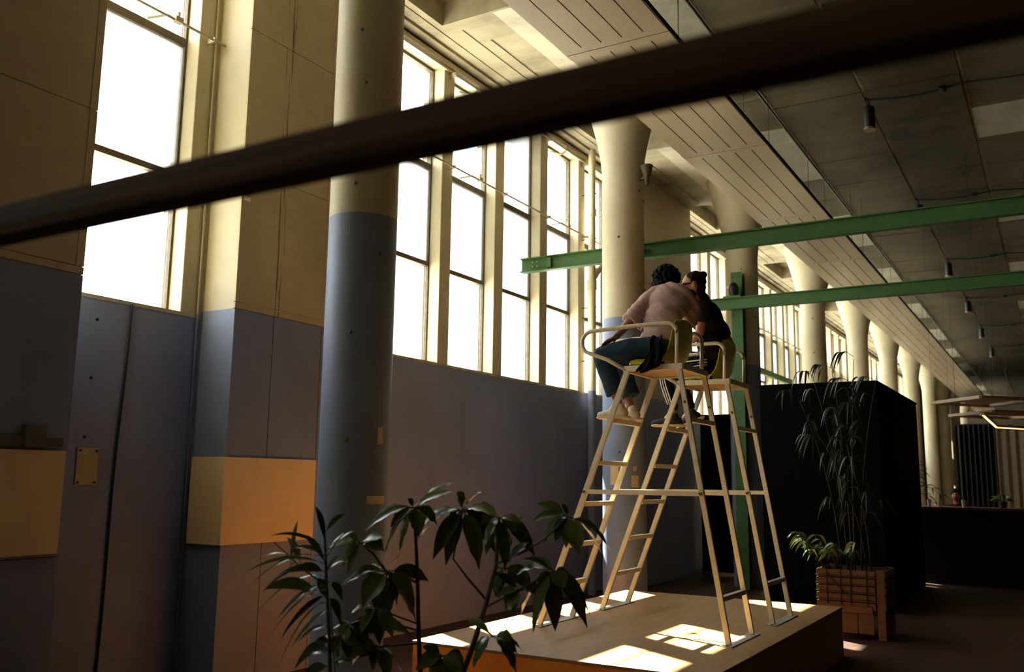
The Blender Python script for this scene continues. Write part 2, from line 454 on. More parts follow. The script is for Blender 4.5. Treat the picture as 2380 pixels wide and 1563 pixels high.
# ------------------------------------------------------------------ mushroom columns
CX, CR = -4.3, 0.249
CY = [5.03, 9.74, 14.57, 19.6, 24.6, 29.55, 34.5, 39.5, 44.5, 49.5, 54.5]
prof = [(CR+0.004, 0), (CR, 0.02), (CR, 2.0), (CR, 5.25), (0.265, 5.43), (0.308, 5.66), (0.36, 5.86), (0.43, 6.13), (0.51, 6.4), (0.57, ZC+0.02)]
clab = ['thick round column, blue below and cream above, with tape scraps beside the ochre band',
        'mushroom column, blue below and cream above, right behind the twin high chairs',
        'mushroom column, blue below, behind the green steel post']
cols = []
for i, y in enumerate(CY):
    b = MB(); b.lathe(prof, (CX, y, 0), 40)
    t = thing('mushroom_column', clab[i] if i < 3 else 'cream mushroom column in the far row beyond the black booth', 'column', (CX, y, 0), None if i < 3 else 'far mushroom columns by the windows')
    b.build('shaft', M_COLB if i < 3 else M_COLC, t, smooth='auto')
    cols.append(t)
    # bolt heads and plugs on the shaft
    if i < 4:
        rng = random.Random(30+i)
        for z in (1.95, 2.62, 3.08, 3.75, 4.35, 4.95):
            for a in ((-60, -25) if i == 0 else (-75, -20, 5)):
                if rng.random() < 0.62:
                    aa = R(a + rng.uniform(-6, 6)); zz = z + rng.uniform(-.1, .1)
                    px, py = CX+CR*math.cos(aa), y+CR*math.sin(aa)
                    MB().sphere((px, py, zz), 0.014, 8, 5).build('bolt', M_DIMST, t)
# tape scraps on the near columns
def scrap_on(ci, ang, z, w_, h_, name='tape', mat=None, holes=0):
    y = CY[ci]; t = cols[ci]; m_ = MB(); vs = []; fs = []
    k = 5
    for j in range(k+1):
        a = R(ang) + (j/k-0.5)*w_/CR
        for rr in (CR-0.002, CR+0.004):
            for z_ in (z-h_/2, z+h_/2):
                vs.append((CX+rr*math.cos(a), y+rr*math.sin(a), z_))
    for j in range(k):
        o = j*4
        fs += [(o+2, o+6, o+7, o+3), (o+0, o+1, o+5, o+4), (o+1, o+3, o+7, o+5), (o+0, o+4, o+6, o+2)]
    fs += [(0, 2, 3, 1), (k*4, k*4+1, k*4+3, k*4+2)]
    return m_.add(vs, fs).build(name, mat or M_TAPE, t)
scrap_on(0, -5, 1.89, 0.05, 0.115); scrap_on(0, -8, 1.45, 0.16, 0.055)
scrap_on(1, -93, 1.66, 0.10, 0.21, 'paper_scrap'); scrap_on(1, -38, 1.60, 0.09, 0.13, 'paper_scrap'); scrap_on(1, -38, 1.74, 0.04, 0.05, 'paper_scrap')
# small fixture on the second column
t = thing('pipe_bracket', 'small rusty pipe funnel fixed to the column behind the twin chairs', 'bracket', (-4.03, 9.74, 5.12))
MB().lathe([(0.02, 5.12-5.2), (0.03, 0.0), (0.06, 0.10), (0.075, 0.16), (0.07, 0.165)], (-3.955, 9.655, 5.12), 14).build('funnel', M_FRAME, t, smooth='auto')
MB().bar((-3.96, 9.657, 5.14), (-4.10, 9.70, 5.14), 0.03, 0.03).build('arm', M_FRAME, t)

# ------------------------------------------------------------------ ceiling with coffers, boards and pale drop panels
b = MB()
KX0, KX1 = -5.6, -3.4
cof = [(y+1.02, y+2.72) for y in CY]
b.box(XW-0.4, KX0, Y0, Y1, ZC, ZC+0.3)
b.box(KX1, XR, Y0, Y1, ZC, ZC+0.3)
yy = Y0
for a, c in cof:
    b.box(KX0, KX1, yy, a, ZC, ZC+0.3); yy = c
    b.box(KX0-0.1, KX1+0.1, a-0.1, c+0.1, ZC+0.27, ZC+0.4)
b.box(KX0, KX1, yy, Y1, ZC, ZC+0.3)
ceil = struct(b.build('ceiling', M_CEIL), 'raw concrete ceiling with coffers and board marks', 'ceiling')
# stepped ribs running along the window side
for x, w_, d in ((-5.90, 0.12, 0.03), (-5.70, 0.02, 0.010)):
    MB().box(x-w_/2, x+w_/2, Y0, Y1, ZC-d, ZC+0.01).build('rib', M_CEIL, ceil)
for i in range(10):
    MB().box(-5.31, -5.29, cof[i][1]+0.55, cof[i+1][0]-0.2, ZC-0.012, ZC+0.01).build('rib', M_CEIL, ceil)
    MB().box(-5.47, -5.455, cof[i][1]+0.2, cof[i+1][0]-0.1, ZC-0.010, ZC+0.01).build('rib', M_CEIL, ceil)
# paler field between the coffers, window light put into its colour
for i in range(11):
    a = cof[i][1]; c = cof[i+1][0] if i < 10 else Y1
    MB().box(-4.95, KX1, a+0.02, c-0.02, ZC-0.006, ZC+0.01).build('lit_field', M_CEILW, ceil)
# board-marked slabs further in: each slab a piece, seams between
def slab(x0, x1, y0, y1, mat, dz):
    key = ('slab', round(x1-x0, 3), round(y1-y0, 3), mat.name, round(dz, 3))
    shared_obj(key, lambda: MB().box(0, x1-x0, 0, y1-y0, -dz, 0.01), 'slab', mat, ceil, (x0, y0, ZC))
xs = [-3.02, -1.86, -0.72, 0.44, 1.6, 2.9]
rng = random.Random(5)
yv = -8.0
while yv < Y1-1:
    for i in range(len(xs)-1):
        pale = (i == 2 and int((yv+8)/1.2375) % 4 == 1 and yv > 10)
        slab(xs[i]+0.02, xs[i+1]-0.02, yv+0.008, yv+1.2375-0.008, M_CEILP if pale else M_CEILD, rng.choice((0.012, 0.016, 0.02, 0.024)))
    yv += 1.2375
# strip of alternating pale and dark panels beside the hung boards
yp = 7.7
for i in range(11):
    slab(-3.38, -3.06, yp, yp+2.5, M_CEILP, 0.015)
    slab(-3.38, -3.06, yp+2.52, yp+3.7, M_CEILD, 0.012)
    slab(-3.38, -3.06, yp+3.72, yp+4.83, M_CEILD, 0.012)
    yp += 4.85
cd = MB(); cd.tube([(-3.03, Y0, ZC-0.03), (-3.03, 20, ZC-0.03), (-3.03, Y1, ZC-0.03)], 0.018, 8)
tag(cd.build('ceiling_conduit', M_DIMST, smooth=True), 'long thin conduit along the ceiling beside the hung boards', 'conduit')

# ------------------------------------------------------------------ hung board rafts
ZR = 5.40
RX0, RX1 = -3.60, -2.62
JY = [6.92-3.03*2 + 3.03*i for i in range(19)]
raft_proto = None
def make_raft(y):
    t = thing('hung_raft', 'long hung ceiling raft of five grooved pale boards', 'ceiling raft', ((RX0+RX1)/2, y, ZR), 'hung ceiling rafts in a row')
    L = 3.03-0.012
    wdt = (RX1-RX0)/5
    for i in range(5):
        xa = RX0+i*wdt
        MB().box(xa+0.006, xa+wdt-0.006, y+0.09, y+L-0.09, ZR, ZR+0.02).build('slat', M_RAFT, t)
    MB().box(RX0, RX1, y, y+0.09, ZR, ZR+0.02).build('end_batten', M_RAFT, t)
    MB().box(RX0, RX1, y+L-0.09, y+L, ZR, ZR+0.02).build('end_batten', M_RAFT, t)
    MB().box(RX0+0.01, RX1-0.01, y+0.01, y+L-0.01, ZR+0.012, ZR+0.06).build('backing', M_DARKLINE, t)
    MB().box(RX1, RX1+0.012, y, y+L, ZR-0.002, ZR+0.045).build('edge_trim', M_DARKLINE, t)
    for x in (RX0+0.1, RX1-0.1):
        for yy_ in (y+0.5, y+2.5):
            MB().cyl((x, yy_, ZR+0.05), (x, yy_, ZC), 0.004, 5).build('hanger', M_DIMST, t)
    return t
def copy_tree(o, dx, dy, dz, label=None, group=None):
    c = o.copy(); COL.objects.link(c); c.location = o.location + Vector((dx, dy, dz))
    if label: c['label'] = label
    if group: c['group'] = group
    for ch in [q for q in bpy.data.objects if q.parent == o]:
        d = ch.copy(); COL.objects.link(d); d.parent = c
        for g in [q for q in bpy.data.objects if q.parent == ch]:
            e = g.copy(); COL.objects.link(e); e.parent = d
    return c
raft0 = make_raft(JY[0])
RL = {6: 'grooved pale ceiling raft hung above the twin high chairs', 9: 'grooved pale ceiling raft hung above the front green girder', 12: 'grooved pale ceiling raft hung above the rear green girder'}
for y in JY[1:]:
    copy_tree(raft0, 0, y-JY[0], 0, RL.get(int(y)))

# spot lamps and cable runs on the ceiling
lamp0 = None
for i, y in enumerate((12.1, 17.0, 21.9, 26.8, 31.7, 36.6)):
    if lamp0 is None:
        lamp0 = thing('spot_lamp', 'black cylinder spot lamp with a sagging cable, between the two green girders', 'lamp', (-1.84, y, ZC))
        MB().box(-1.88, -1.80, y-0.05, y+0.05, ZC-0.035, ZC).build('mount', M_BLACK, lamp0)
        MB().cyl((-1.84, y, ZC-0.03), (-1.84, y, ZC-0.12), 0.012, 8).build('stem', M_BLACK, lamp0)
        MB().lathe([(0.055, -0.42), (0.07, -0.40), (0.07, -0.13), (0.05, -0.11)], (-1.84, y, ZC), 18).build('housing', M_BLACK, lamp0, smooth='auto')
        MB().lathe([(0.078, -0.43), (0.078, -0.40)], (-1.84, y, ZC), 18).build('rim', simple('lamp_rim', (0.35, 0.30, 0.2), 0.35, metal=0.6), lamp0)
    else:
        lp = copy_tree(lamp0, 0, y-12.1, 0, 'black spot lamp with cable on the ceiling just beyond the rear green girder' if i == 1 else 'black cylinder spot lamp with a sagging cable on the far dark ceiling')
        if i > 1: lp['group'] = 'far spot lamps along the ceiling'
        continue
    c_ = MB(); pts = [(-1.80+0.28*k_, y+0.02*math.sin(k_), ZC-0.03-0.035*math.sin(math.pi*((k_ % 4)/4))) for k_ in range(17)]
    c_.tube(pts, 0.012, 6)
    for k_ in (3, 8, 12): c_.box(-1.8+0.28*k_-0.04, -1.8+0.28*k_+0.04, y-0.03, y+0.04, ZC-0.085, ZC-0.025)
    c_.build('cable', M_CABLE, lamp0, smooth=True)

# ------------------------------------------------------------------ green girders and post
def girder(y, x0, x1, zc, h=0.19, fw=0.10, tf=0.014, tw=0.009):
    m_ = MB()
    m_.box(x0, x1, y-fw/2, y+fw/2, zc+h/2-tf, zc+h/2)
    m_.box(x0, x1, y-fw/2, y+fw/2, zc-h/2, zc-h/2+tf)
    m_.box(x0, x1, y-tw/2, y+tw/2, zc-h/2+tf, zc+h/2-tf)
    return m_
t = thing('green_girder', 'green steel girder running from the window past the column behind the high chairs', 'girder', (-4.4, 10.30, 4.43))
girder(10.30, -6.02, XR+0.01, 4.425).build('i_beam', M_GREEN, t)
MB().box(-5.62, -5.56, 10.25, 10.29, 4.36, 4.49).build('clip', M_GREEN, t)
for x in (-5.85, -5.78): 
    for z in (4.40, 4.46): MB().cyl((x, 10.295, z), (x, 10.285, z), 0.010, 8).build('bolt', M_PLATE, t)
MB().box(-4.36, -4.24, 9.975, 10.26, 4.37, 4.48).build('column_bracket', M_GREEN, t)
t = thing('green_girder', 'green steel girder carried by the green post, further back', 'girder', (-4.3, 13.9, 4.39))
girder(13.90, -4.66, XR+0.01, 4.39).build('i_beam', M_GREEN, t)
t = thing('green_post', 'upright green steel post in front of the third column', 'post', (-4.25, 14.13, 0))
m_ = MB()
m_.box(-4.34, -4.16, 14.05, 14.062, 0, 4.93); m_.box(-4.34, -4.16, 14.20, 14.212, 0, 4.93); m_.box(-4.255, -4.245, 14.062, 14.20, 0, 4.93)
m_.build('i_post', M_GREEN, t)
MB().box(-4.30, -4.20, 13.94, 14.05, 4.32, 4.46).build('bracket', M_GREEN, t)
for z in (0.6, 1.5, 2.4, 3.2, 4.85):
    for x in (-4.30, -4.20): MB().cyl((x, 14.05, z), (x, 14.042, z), 0.012, 8).build('bolt', M_BLACK, t)
t = thing('projector_lamp', 'small black stage lamp clamped on the rear green girder', 'lamp', (-4.27, 13.9, 4.485))
MB().box(-4.41, -4.13, 13.85, 13.95, 4.485, 4.51).build('clamp', M_GREEN, t)
MB().lathe([(0.05, 0), (0.075, 0.03), (0.08, 0.14), (0.05, 0.20), (0.02, 0.22)], (-4.25, 13.9, 4.51), 16).build('housing', M_BLACK, t, smooth='auto')
MB().box(-4.345, -4.31, 13.86, 13.94, 4.63, 4.67).build('visor', M_PLATE, t)
t = thing('side_girder', 'dark green girder running along the windows behind the third column', 'girder', (-5.3, 20, 3.94))
MB().box(-5.34, -5.26, 15.9, 21.6, 3.88, 4.0).build('beam', M_GREEN, t)
MB().bar((-5.3, 15.98, 3.9), (-5.6, 15.70, 3.9), 0.06, 0.08).build('knee', M_GREEN, t)

# ------------------------------------------------------------------ near wooden rail (out of focus)
t = thing('timber_rail', 'dark timber rail crossing overhead close by, one end on the dim pilaster', 'rail', (2.6, 1.25, 0))
MB().box(XP, 2.7, 1.205, 1.295, 2.165, 2.258).build('rail', M_RAIL, t, bevel=0.03)
MB().box(2.55, 2.65, 1.205, 1.295, 0, 2.17).build('post', M_RAIL, t, bevel=0.008)
MB().box(2.48, 2.72, 1.14, 1.36, 0, 0.02).build('foot', M_BLACK, t)

# ------------------------------------------------------------------ window opener gear
t = thing('opener_shaft', 'thin steel opener shaft with crank arms running along the middle window bars', 'window gear', (-5.92, 8, 5.245))
MB().tube([(-5.915, 3.69, 5.245), (-5.915, 5.035, 5.245)], 0.011, 8).build('shaft', M_GEAR, t, smooth=True)
MB().tube([(-5.915, 6.09, 5.245), (-5.915, 13.105, 5.235)], 0.011, 8).build('shaft', M_GEAR, t, smooth=True)
MB().tube([(-5.915, 15.74, 5.245), (-5.915, 30.0, 5.235)], 0.011, 8).build('shaft', M_GEAR, t, smooth=True)
def crank(y, z, s=1):
    a = MB(); a.tube([(-5.915, y, z), (-5.99, y-0.03, z+0.055*s), (-6.12, y-0.12, z+0.02*s)], 0.012, 6)
    a.tube([(-5.915, y+0.02, z+0.075), (-5.915, y+0.02, z-0.01)], 0.014, 8)
    a.box(-5.94, -5.89, y-0.02, y+0.05, z-0.015, z+0.03)
    a.build('crank_arm', M_GEAR, t)
for y in (4.52, 9.05, 11.42, 17.2, 19.6, 22.0): crank(y, 5.245)
t2 = t
t = thing('opener_shaft', 'steel opener shaft with crank arms just under the window heads', 'window gear', (-5.92, 9, 6.39))
MB().tube([(-5.915, 8.45, 6.39), (-5.915, 13.105, 6.39)], 0.011, 8).build('shaft', M_GEAR, t, smooth=True)
for y in (9.0, 11.38): crank(y, 6.385, -1)
for y in (8.48, 9.68, 10.86, 12.04): MB().box(-6.0, -5.9, y, y+0.03, 6.36, 6.42).build('bearing', M_GEAR, t)
for y in (4.90, 7.3, 8.5, 9.68, 10.86, 12.05)+tuple(q+0.09 for q in mull_y if 15.8 < q < 30): MB().box(-6.0, -5.90, y, y+0.025, 5.225, 5.265).build('bearing', M_GEAR, t2)

# ------------------------------------------------------------------ downpipe
t = thing('downpipe', 'painted downpipe with a side branch on the parapet near the second column', 'pipe', (-5.93, 12.22, 0))
px, py = -5.835, 12.06
MB().tube([(px, py, 0), (px, py, 4.55)], 0.062, 14).build('pipe', M_PIPE, t, smooth='auto')
MB().tube([(px, py, 4.5), (px, py, ZC)], 0.055, 14).build('upper_pipe', M_PIPE, t, smooth='auto')
MB().tube([(px, py, 4.42), (px, py, 4.56)], 0.075, 14).build('socket', M_PIPE, t, smooth='auto')
MB().tube([(px, py, 5.56), (px, py, 5.66)], 0.066, 14).build('socket', M_PIPE, t, smooth='auto')
MB().tube([(px, py, 4.56), (px+0.02, py+0.12, 4.72), (px+0.08, py+0.4, 4.98), (px+0.1, py+0.62, 5.15), (px+0.1, 13.12, 5.45)], [0.055, 0.055, 0.05, 0.05, 0.05], 12).build('branch', M_PIPE, t, smooth='auto')
for z in (3.35, 4.0, 4.15, 5.2, 5.9):
    MB().tube([(XW-0.01, py, z), (px, py, z), (px+0.075, py, z)], 0.008, 6).build('bracket', M_FRAME, t)

# ------------------------------------------------------------------ platform
PX0, PX1, PY0, PY1, PZ = -4.09, -1.87, 5.50, 9.30, 0.45
t = thing('platform', 'low plywood platform with orange painted sides under the twin high chairs', 'platform', ((PX0+PX1)/2, (PY0+PY1)/2, 0))
MB().box(PX0, PX1, PY0, PY1, PZ-0.022, PZ).build('top_board', M_PLY, t, bevel=0.003)
MB().box(PX0+0.004, PX1-0.004, PY0+0.004, PY0+0.022, 0, PZ-0.022).build('front_board', M_ORANGE, t)
MB().box(PX0+0.004, PX1-0.004, PY1-0.022, PY1-0.004, 0, PZ-0.022).build('back_board', M_ORANGE, t)
MB().box(PX0+0.004, PX0+0.022, PY0+0.022, PY1-0.022, 0, PZ-0.022).build('side_board', M_ORANGE, t)
MB().box(PX1-0.022, PX1-0.004, PY0+0.022, PY1-0.022, 0, PZ-0.022).build('side_board', M_PLY, t)
plat = t
# ------------------------------------------------------------------ the twin high chairs
CYN, CYF = 6.60, 7.17          # near and far side of the first chair
def arc(c, r, a0, a1, n, y):
    return [(c[0]+r*math.cos(R(a0+(a1-a0)*i/n)), y, c[1]+r*math.sin(R(a0+(a1-a0)*i/n))) for i in range(n+1)]
def lerp(a, b, t): return tuple(a[i]+(b[i]-a[i])*t for i in range(3))
def make_high_chair():
    ym = (CYN+CYF)/2
    t = thing('high_chair', 'tall cream steel umpire chair with the person in pink shirt on it', 'chair', (-2.75, ym, PZ), 'twin high chairs on the platform')
    FT, FB = (-2.885, 2.455), (-3.655, PZ+0.008)     # ladder stile top, foot
    BT, BB = (-2.455, 2.47), (-2.115, PZ+0.008)      # back leg top, foot
    for y in (CYN, CYF):
        MB().bar((FT[0], y, FT[1]), (FB[0], y, FB[1]), 0.028, 0.044, up=(1, 0, 0)).build('ladder_stile', M_CHAIRW, t, bevel=0.003)
        MB().bar((BT[0], y, BT[1]), (BB[0], y, BB[1]), 0.028, 0.040, up=(1, 0, 0)).build('back_leg', M_CHAIRW, t, bevel=0.003)
        zs = 1.515
        xa = FT[0]+(FB[0]-FT[0])*(FT[1]-zs)/(FT[1]-FB[1]); xb = BT[0]+(BB[0]-BT[0])*(BT[1]-zs)/(BT[1]-BB[1])
        off = -0.02 if y == CYN else 0.02
        sb = MB().bar((xa-0.01, y+off, zs), (xb+0.01, y+off, zs), 0.014, 0.034).build('side_bar', M_CHAIRW, t, bevel=0.002)
        for x in (xa, xb):
            MB().cyl((x, y+off*1.3, zs), (x, y+off*2.2, zs), 0.011, 8).build('bolt', M_DIMST, t)
        zb = 2.2
        MB().cyl((BT[0]+(BB[0]-BT[0])*(BT[1]-zb)/(BT[1]-BB[1]), y-0.013, zb), (BT[0]+(BB[0]-BT[0])*(BT[1]-zb)/(BT[1]-BB[1]), y-0.020, zb), 0.011, 8).build('bolt', M_DIMST, t)
        # seat side rail
        MB().bar((FT[0]-0.02, y, 2.475), (BT[0]+0.03, y, 2.475), 0.03, 0.045).build('seat_rail', M_CHAIRW, t, bevel=0.003)
        # arm loop of bent tube
        pts = [(-2.475, y, 2.47), (-2.47, y, 2.62), (-2.468, y, 2.74)] + arc((-2.55, 2.735), 0.082, 0, 90, 5, y)
        pts += [(-2.8, y, 2.816), (-3.15, y, 2.800)] + arc((-3.185, 2.705), 0.095, 90, 235, 8, y) + [(-3.06, y, 2.56), (-2.885, y, 2.462)]
        MB().tube(pts, 0.0165, 10).build('arm_loop', M_CHAIRW, t, smooth=True)
    for z in (2.09, 1.76, 1.435, 1.11, 0.79):
        xr = FT[0]+(FB[0]-FT[0])*(FT[1]-z)/(FT[1]-FB[1])
        MB().box(xr-0.026, xr+0.022, CYN+0.01, CYF-0.01, z-0.036, z).build('rung', M_CHAIRW, t, bevel=0.002)
    for z in (2.085, 0.785):
        xr = BT[0]+(BB[0]-BT[0])*(BT[1]-z)/(BT[1]-BB[1])
        MB().box(xr-0.022, xr+0.022, CYN+0.01, CYF-0.01, z-0.034, z).build('back_tread', M_CHAIRW if z > 1 else M_PLATE, t, bevel=0.002)
    for x in (FB[0], BB[0]):
        MB().box(x-0.045, x+0.045, CYN-0.06, CYF+0.06, PZ, PZ+0.008).build('foot_plate', M_PLATE, t, bevel=0.001)
        for y in (CYN-0.04, CYF+0.04): MB().cyl((x, y, PZ+0.008), (x, y, PZ+0.014), 0.009, 8).build('bolt', M_DIMST, t)
    for x in (FT[0]-0.02, BT[0]+0.02):
        MB().box(x-0.016, x+0.016, CYN, CYF, 2.452, 2.497).build('seat_cross_rail', M_CHAIRW, t, bevel=0.002)
    for i in range(4):
        ya = CYN+0.02+i*0.134
        MB().box(FT[0], BT[0], ya, ya+0.118, 2.468, 2.486).build('seat_slat', wood('seat_ply', (0.62, 0.40, 0.16), axis=(1, 9, 9)) if 'seat_ply' not in bpy.data.materials else bpy.data.materials['seat_ply'], t)
    # moulded shell: a curved sheet with thickness
    nx, ny = 22, 12
    prof_ = [(-2.915, 2.525), (-2.90, 2.545), (-2.86, 2.553), (-2.78, 2.549), (-2.70, 2.543), (-2.64, 2.545), (-2.59, 2.558), (-2.555, 2.585), (-2.535, 2.625), (-2.52, 2.68), (-2.508, 2.74), (-2.498, 2.80), (-2.492, 2.85), (-2.490, 2.872)]
    vs, fs = [], []
    for side in (0, 1):
        for i, (x, z) in enumerate(prof_):
            u = i/(len(prof_)-1)
            hw = 0.232
            if u > 0.74: hw *= math.sqrt(max(0.16, 1-((u-0.74)/0.265)**2.6))
            if u < 0.16: hw *= 0.86+0.14*u/0.16
            a = prof_[max(0, i-1)]; c = prof_[min(len(prof_)-1, i+1)]
            tx, tz = c[0]-a[0], c[1]-a[1]; L = math.hypot(tx, tz); nxv, nzv = -tz/L, tx/L
            for j in range(ny+1):
                s_ = j/ny*2-1
                lift = 0.016-0.040*s_**8 if u < 0.45 else (0.016*max(0, 1-(u-0.45)/0.2)+0.03*abs(s_)**3*min(1, (u-0.45)/0.15))
                d = lift - (0.007 if side else 0.0)
                vs.append((x+nxv*d, ym+s_*hw, z+nzv*d))
    m1 = len(prof_)*(ny+1)
    for i in range(len(prof_)-1):
        for j in range(ny):
            a = i*(ny+1)+j
            fs.append((a, a+1, a+ny+2, a+ny+1)); fs.append((m1+a, m1+a+ny+1, m1+a+ny+2, m1+a+1))
    bd = [j for j in range(ny+1)] + [i*(ny+1)+ny for i in range(1, len(prof_))] + [(len(prof_)-1)*(ny+1)+j for j in range(ny-1, -1, -1)] + [i*(ny+1) for i in range(len(prof_)-2, 0, -1)]
    for a, c in zip(bd, bd[1:]+bd[:1]): fs.append((a, a+m1, c+m1, c))
    MB().add(vs, fs).build('seat_shell', M_YELLOW, t, smooth='auto')
    for x in (-2.80, -2.66):
        for y in (ym-0.1, ym+0.1): MB().cyl((x, y, 2.486), (x, y, 2.545), 0.014, 8).build('shell_mount', M_BLACK, t)
    return t
chairA = make_high_chair()
DY = 1.168
copy_tree(chairA, 0, DY, 0, 'tall cream steel umpire chair with the person in dark shirt on it')

# ------------------------------------------------------------------ people
def capsule(m_, p, q, r1, r2, n=14):
    p, q = Vector(p), Vector(q); d = q-p; L = d.length
    if L < 1e-5: return m_.sphere(p, r1, n, 8)
    d.normalize()
    pts, rad = [], []
    for k in range(5): 
        a = R(90*(1-k/4)*0.97); pts.append(p-d*r1*math.sin(a)); rad.append(max(1e-4, r1*math.cos(a)))
    for k in range(5):
        a = R(90*(k/4)*0.97); pts.append(q+d*r2*math.sin(a)); rad.append(max(1e-4, r2*math.cos(a)))
    return m_.tube(pts, rad, n)
def chain(m_, pts):
    for (p, r1), (q, r2) in zip(pts[:-1], pts[1:]): capsule(m_, p, q, r1, r2)
def ell(m_, c, rad, rz=0.0, ry=0.0):
    t = MB().sphere((0, 0, 0), 1.0, 20, 12)
    M = Matrix.Translation(Vector(c)) @ Matrix.Rotation(R(rz), 4, 'Z') @ Matrix.Rotation(R(ry), 4, 'Y') @ Matrix.Diagonal((*rad, 1))
    m_.add([tuple(M @ Vector(v)) for v in t.v], t.f)
def blob(m_, name, mat, parent, voxel=0.01, smooth=4, disp=None, poly_smooth=True):
    """join overlapping volumes into one continuous skin"""
    from mathutils import noise as mn
    o = m_.build('tmp', mat)
    rm = o.modifiers.new('r', 'REMESH'); rm.mode = 'VOXEL'; rm.voxel_size = voxel
    if smooth:
        sm = o.modifiers.new('s', 'SMOOTH'); sm.factor = 0.5; sm.iterations = smooth
    dg = bpy.context.evaluated_depsgraph_get(); dg.update()
    me = bpy.data.meshes.new_from_object(o.evaluated_get(dg))
    bpy.data.objects.remove(o)
    if disp:
        nv = len(me.vertices); co = np.empty(nv*3); me.vertices.foreach_get('co', co); co = co.reshape(-1, 3)
        nr = np.empty(nv*3); me.vertex_normals.foreach_get('vector', nr); nr = nr.reshape(-1, 3)
        d = np.array([disp(Vector(c), mn) for c in co])
        co = co + nr*d[:, None]; me.vertices.foreach_set('co', co.ravel()); me.update()
    off = Vector((0, 0, 0)); p = parent
    while p is not None: off = off + p.location; p = p.parent
    me.transform(Matrix.Translation(-off))
    for q in me.polygons: q.use_smooth = True
    me.name = name
    if not me.materials: me.materials.append(mat)
    r = bpy.data.objects.new(name, me); COL.objects.link(r); r.parent = parent
    return r
def hand(m_, wrist, d, nrm, thumb, curl=25, spread=0.0, sc=1.0):
    """palm and five unequal bent fingers: d finger direction, nrm palm side, thumb thumb side"""
    w_ = Vector(wrist); d = Vector(d).normalized(); nrm = Vector(nrm); nrm = (nrm-d*nrm.dot(d)).normalized()
    th = Vector(thumb); th = (th-d*th.dot(d)-nrm*th.dot(nrm)).normalized()
    for k in (-0.024, -0.008, 0.008, 0.024):
        capsule(m_, w_+th*k*0.6*sc, w_+d*0.085*sc+th*k*1.1*sc, 0.016*sc, 0.0135*sc, 10)
    for k, L in zip((-0.031, -0.011, 0.010, 0.030), (0.062, 0.076, 0.081, 0.072)):
        p = w_+d*0.088*sc+th*k*sc; a = 0.0; dd = d + th*(k*spread)
        for f_, r_ in ((0.45, 0.0088), (0.32, 0.0082), (0.23, 0.0074)):
            a += curl
            v = (dd*math.cos(R(a))+nrm*math.sin(R(a))).normalized()
            q = p+v*L*f_*1.05*sc; capsule(m_, p, q, r_*sc, r_*0.95*sc, 8); p = q
    p = w_+th*0.026*sc+d*0.022*sc
    q = p+(th*0.75+d*0.75+nrm*0.25).normalized()*0.042*sc; capsule(m_, p, q, 0.0125*sc, 0.0105*sc, 8)
    r_ = q+(th*0.25+d*0.9+nrm*0.35).normalized()*0.034*sc; capsule(m_, q, r_, 0.010*sc, 0.0085*sc, 8)
M_SKIN = simple('skin_tan', (0.36, 0.165, 0.075), 0.5, var=0.06, scale=20, spec=0.35)
M_SKIN2 = simple('skin_ruddy', (0.40, 0.17, 0.085), 0.5, var=0.06, scale=20, spec=0.35)
def fabric(name, col, stripe=None, rough=0.85, scale=60):
    m = bpy.data.materials.new(name); nt, nd, lk, bs = nodes_of(m)
    g = nd.new('ShaderNodeNewGeometry'); pos = g.outputs['Position']
    f = noise(nt, pos, scale, 4, 0.6)
    c = ramp(nt, f, [(0.3, tuple(x*0.82 for x in col)), (0.7, tuple(min(1, x*1.15) for x in col))])
    if stripe:
        wv = nd.new('ShaderNodeTexWave'); wv.inputs['Scale'].default_value = 26; wv.inputs['Distortion'].default_value = 1.5
        wv.bands_direction = 'Z'; lk.new(pos, wv.inputs['Vector'])
        s_ = ramp(nt, wv.outputs['Fac'], [(0.55, (0, 0, 0)), (0.75, (1, 1, 1))])
        mx = nd.new('ShaderNodeMath'); mx.operation = 'MULTIPLY'; mx.inputs[1].default_value = 0.22; lk.new(s_, mx.inputs[0])
        c = mixc(nt, mx.outputs[0], c, stripe)
    lk.new(c, bs.inputs['Base Color']); bs.inputs['Roughness'].default_value = rough
    bs.inputs['Specular IOR Level'].default_value = 0.15
    f2 = noise(nt, pos, 14, 5, 0.6); bump(nt, bs, f2, 0.25, 0.01)
    return m
M_PINK = fabric('pink_cotton', (0.56, 0.365, 0.315), stripe=(0.68, 0.52, 0.47))
M_JEANS = fabric('denim', (0.020, 0.042, 0.060), scale=90)
M_DARKSH = fabric('dark_cotton', (0.018, 0.015, 0.010))
M_TRACK = fabric('black_jersey', (0.008, 0.008, 0.009))
M_HAIR = simple('dark_hair', (0.007, 0.005, 0.0035), 0.75, var=0.5, scale=90, spec=0.12)
M_WHITE = fabric('white_mesh', (0.66, 0.60, 0.48), scale=120)
M_SOLE = simple('gum_sole', (0.62, 0.47, 0.26), 0.6)
M_SHOEB = simple('black_suede', (0.012, 0.012, 0.012), 0.7)
M_STRIPE = simple('white_tape', (0.75, 0.72, 0.66), 0.6)
def folds(amp, fx, fz, ang):
    ca, sa = math.cos(ang), math.sin(ang)
    def f(p, mn):
        u = p.x*ca + p.z*sa
        n_ = mn.noise(Vector((p.x*4, p.y*4, p.z*4)))
        v = mn.noise(Vector((u*fx+n_*0.8, p.y*3, (p.z*ca-p.x*sa)*fz)))
        return amp*(1-2*abs(v)) + amp*0.4*mn.noise(p*18)
    return f
